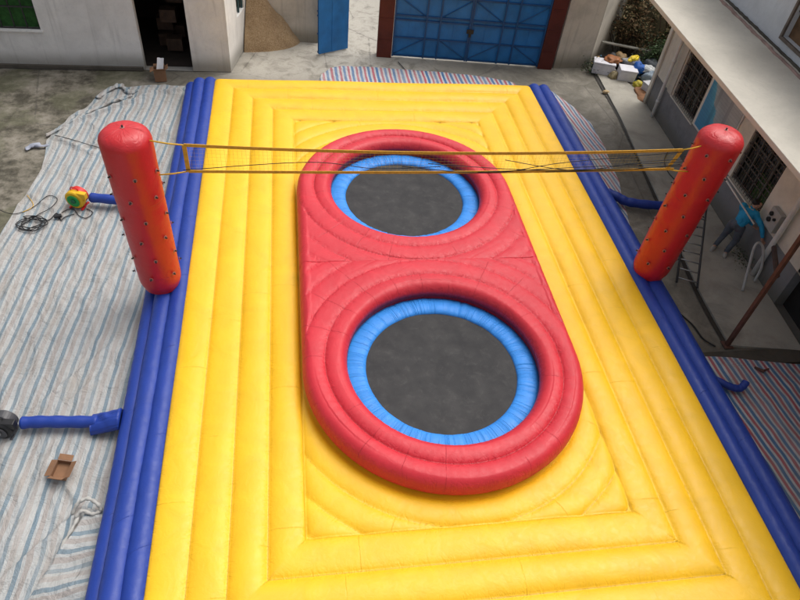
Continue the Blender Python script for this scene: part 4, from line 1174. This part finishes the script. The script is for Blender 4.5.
bm = bmesh.new(); sweep(bm, [hc+fw*.085-upv*.05-sd*.022, hc+fw*.094-upv*.052, hc+fw*.085-upv*.05+sd*.022], .006, 6); bm_obj('mouth', bm, plain('lips', (.25, .08, .07), .5), pr_, smooth=True)
for s1 in 'LR':
    a_ = Vector(J['an'+s1])-PL; tdir = Vector((-.10 if s1 == 'L' else -.06, -.085, 0))
    bm = bmesh.new(); sweep(bm, [a_-tdir*.35+Vector((0, 0, -.05)), a_+Vector((0, 0, -.045)), a_+tdir+Vector((0, 0, -.055)), a_+tdir*1.7+Vector((0, 0, -.062))], [.038, .047, .044, .022], 12)
    for v in bm.verts: v.co.z = max(v.co.z, -.032)
    for v in bm.verts: v.co.z = max(v.co.z, .0)
    bm_obj('shoe', bm, SHOE, pr_, smooth=True)

# ------------------------------------------------------------------ rubbish heap
def foam_box(x, y, z, sx, sy, sz, rz, label, mat=FOAM, name='foam_box', cat='foam box', tilt=0):
    bm = bmesh.new(); th = .03
    vs = box(bm, -sx/2, sx/2, -sy/2, sy/2, 0, sz, .015)
    o = bm_obj(name, bm, mat); o.location = (x, y, z); o.rotation_euler = (tilt, tilt*.6, rz); tag(o, label, cat)
    bm = bmesh.new(); box(bm, -sx/2-.012, sx/2+.012, -sy/2-.012, sy/2+.012, sz+.003, sz+.05, .012); bm_obj('lid', bm, mat, o); return o
foam_box(9.05, 17.25, .02, .62, .36, .30, -.35, 'long white foam box at the left of the rubbish heap')
foam_box(9.62, 16.88, .02, .50, .34, .30, -.15, 'white foam box in the middle front of the rubbish heap', tilt=.08)
foam_box(10.05, 16.10, .02, .36, .30, .24, .2, 'white topped grey box alone at the right front of the heap', plain('grey_white_box', (.45, .45, .47), .7))
def blob(name, x, y, z, sx, sy, sz, mat, label, cat, seed=0, rz=0, sub=4, amp=.35):
    bm = bmesh.new(); bmesh.ops.create_icosphere(bm, subdivisions=sub, radius=1)
    for v in bm.verts:
        nv = v.co.normalized(); d = 1+amp*mnoise.noise(nv*1.6+Vector((seed, 0, 0)))+amp*.5*(.5-abs(mnoise.noise(nv*4+Vector((seed, 5, 0)))))
        v.co = Vector((nv.x*sx*d, nv.y*sy*d, max(-sz*.6, nv.z*sz*d)))
    o = bm_obj(name, bm, mat, smooth=True); o.location = (x, y, z+sz*.6); o.rotation_euler.z = rz; tag(o, label, cat); return o
def bagm(n, c): return plain(n, c, .4, .25, 9, .6, bd=.03)
blob('rubbish_bag', 9.45, 17.65, .0, .30, .26, .24, bagm('black_bag', (.02, .02, .022)), 'black rubbish bag behind the long foam box', 'rubbish bag', 1)
blob('rubbish_bag', 9.30, 17.30, .33, .22, .20, .10, bagm('orange_brown_bag', (.32, .12, .04)), 'orange brown crumpled bag on top of the long foam box', 'rubbish bag', 2)
blob('rubbish_bag', 9.95, 17.35, .05, .28, .24, .25, bagm('clear_bag', (.35, .36, .38)), 'pale crumpled plastic bag in the middle of the heap', 'rubbish bag', 3)
blob('rubbish_bag', 9.98, 16.95, .20, .17, .17, .17, bagm('blue_bag', (.01, .10, .42)), 'bright blue bag beside the yellow one on the heap', 'rubbish bag', 4)
blob('rubbish_bag', 9.90, 17.25, .42, .22, .08, .08, bagm('yellow_bag', (.75, .55, .02)), 'bright yellow bag on top of the heap', 'rubbish bag', 5, .5)
blob('rubbish_bag', 9.85, 16.45, .0, .14, .12, .11, bagm('olive_yellow_bag', (.45, .38, .03)), 'small olive yellow bag in front of the heap', 'rubbish bag', 6)
blob('rubbish_bag', 10.35, 16.65, .03, .26, .22, .2, bagm('grey_blue_bag', (.20, .25, .30)), 'grey blue bag at the right end of the heap', 'rubbish bag', 7)
blob('rubbish_bag', 10.45, 17.15, .03, .32, .26, .28, bagm('dark_grey_bag', (.04, .05, .06)), 'dark grey bag at the back right of the heap', 'rubbish bag', 8)
blob('rubbish_bag', 9.75, 17.75, .12, .2, .18, .18, bagm('tan_bag', (.34, .22, .10)), 'tan paper bag at the back of the heap', 'rubbish bag', 9)
blob('rubbish_bag', 10.25, 16.92, .26, .22, .14, .1, bagm('white_bag', (.5, .52, .52)), 'white torn bag lying on the right of the heap', 'rubbish bag', 11)
blob('rubbish_bag', 9.28, 16.92, .0, .15, .12, .13, bagm('straw_bag', (.32, .26, .14)), 'straw coloured sack against the long foam box', 'rubbish bag', 12)
blob('clay_heap', 10.2, 15.85, -.04, .6, .6, .10, plain('orange_clay', (.22, .11, .055), .95, .3, 8, .6), 'low patch of orange clay beside the building corner', 'clay', 10, 0, 4, .25)
blob('melon_rind', 8.75, 16.05, .0, .10, .07, .045, plain('tan_rag', (.45, .33, .18), .8), 'small tan scrap on the concrete near the gutter', 'scrap', 13, 0, 3)
bm = bmesh.new(); box(bm, -.75, .75, -.06, .06, 0, .04, .004); o = bm_obj('plank', bm, plain('grey_plank', (.30, .29, .25), .8, .3)); o.location = (9.95, 18.05, .45); o.rotation_euler = (0, .1, -.12); tag(o, 'long grey plank lying across the back of the heap', 'plank')
bm = bmesh.new()
for k in range(3): sweep(bm, smooth_path([(k*.09, 0, 0), (k*.09-.02, .1, .7), (k*.09, .15, 1.15), (k*.09+.12, .15, 1.2)], 5), .022, 8)
o = bm_obj('pipe_bundle', bm, WHITEP, smooth=True); o.location = (10.35, 16.25, .75); o.rotation_euler = (0, .1, .2); tag(o, 'bundle of bent white pipes leaning behind the building corner', 'pipes')
random.seed(3)
cols = [(.5, .5, .5), (.3, .18, .08), (.1, .25, .4), (.45, .4, .3), (.05, .05, .05), (.5, .3, .1)]
bm = bmesh.new()
for k in range(260):
    a = random.uniform(0, 1); x = random.uniform(8.95, 10.7); y = 18.1-(x-8.95)*.75+random.uniform(-.6, .45)
    s1 = random.uniform(.02, .07); z = random.uniform(.01, .30)*max(0, 1-abs((y-(18.0-(x-8.95)*.75))/.6))
    Mx = Matrix.Translation((x, y, z)) @ Matrix.Rotation(random.uniform(0, 6), 4, 'Z') @ Matrix.Rotation(random.uniform(-.6, .6), 4, 'X')
    vs = box(bm, -s1, s1, -s1*.7, s1*.7, 0, random.uniform(.004, .03), M=Mx)
    for f in {f for v in vs for f in v.link_faces}: f.material_index = k % len(cols)
tag(bm_obj('litter', bm, [plain('litter_%s' % n_, c_, .7, .3) for n_, c_ in zip(('white', 'brown', 'blue', 'straw', 'black', 'orange'), cols)]), 'scraps of mixed litter strewn through the rubbish heap', 'litter', kind='stuff')

# shrubs
def leaves(name, cx, cy, rx, ry, z0, z1, n, mats, label, size=.05, cat='shrub', ncl=26):
    t = empty(name, (cx, cy, 0)); tag(t, label, cat)
    bm = bmesh.new(); bs = bmesh.new()
    cl = [(random.gauss(0, .45)*rx, random.gauss(0, .45)*ry, random.uniform(z0, z1), random.uniform(.10, .26)) for _ in range(ncl)]
    for c_ in cl:
        sweep(bs, smooth_path([(c_[0]*.3, c_[1]*.3, 0), (c_[0]*.7+.03, c_[1]*.7, c_[2]*.5), (c_[0], c_[1], c_[2])], 4), [.014]*8+[.006], 5)
    for k in range(n):
        c_ = random.choice(cl); v = Vector((random.gauss(0, 1), random.gauss(0, 1), random.gauss(0, .8)))*c_[3]*.6
        p = Vector(c_[:3])+v; s1 = size*random.uniform(.5, 1.3)
        q = Matrix.Rotation(random.uniform(0, 6.3), 3, 'Z') @ Matrix.Rotation(random.uniform(-1.1, 1.1), 3, 'X') @ Matrix.Rotation(random.uniform(-.8, .8), 3, 'Y')
        vs = [bm.verts.new(p+q @ Vector(w_)*s1) for w_ in ((-1, 0, 0), (0, -.45, .1), (1, 0, 0), (0, .45, .1))]
        bm.faces.new(vs).material_index = random.randrange(len(mats))
    bm_obj('foliage', bm, mats, t); bm_obj('stems', bs, plain('twig', (.08, .055, .035), .9), t)
G1 = plain('leaf_green', (.035, .07, .015), .6, .4, 3); G2 = plain('leaf_dark', (.018, .035, .01), .6, .4, 3); B1 = plain('leaf_brown', (.20, .13, .065), .8, .4, 3); B2 = plain('leaf_straw', (.26, .22, .12), .8, .4, 3)
leaves('dry_shrub', 10.3, 18.55, .8, .45, .3, 2.1, 5200, [B1, B2, G2, B1], 'tall brown dry shrub growing over the wall behind the rubbish heap', .05, ncl=46)
leaves('dry_shrub', 11.4, 18.2, .6, .45, .2, 2.0, 3600, [G1, B1, B2], 'olive and brown shrub between the wall and the building corner', .05, ncl=36)
leaves('green_bush', 10.75, 17.45, .4, .35, .1, .75, 2600, [G1, G2, G1], 'low dark green bush right behind the rubbish heap', .04)
leaves('weed', 8.8, 17.38, .16, .1, .02, .22, 500, [G1, G2], 'small weed at the foot of the concrete wall by the heap', .03, 'weed', 8)
leaves('weed', 9.15, 9.0, .12, .3, .01, .06, 300, [G2, G1], 'mossy weed on the pavement by the person', .02, 'weed', 10)
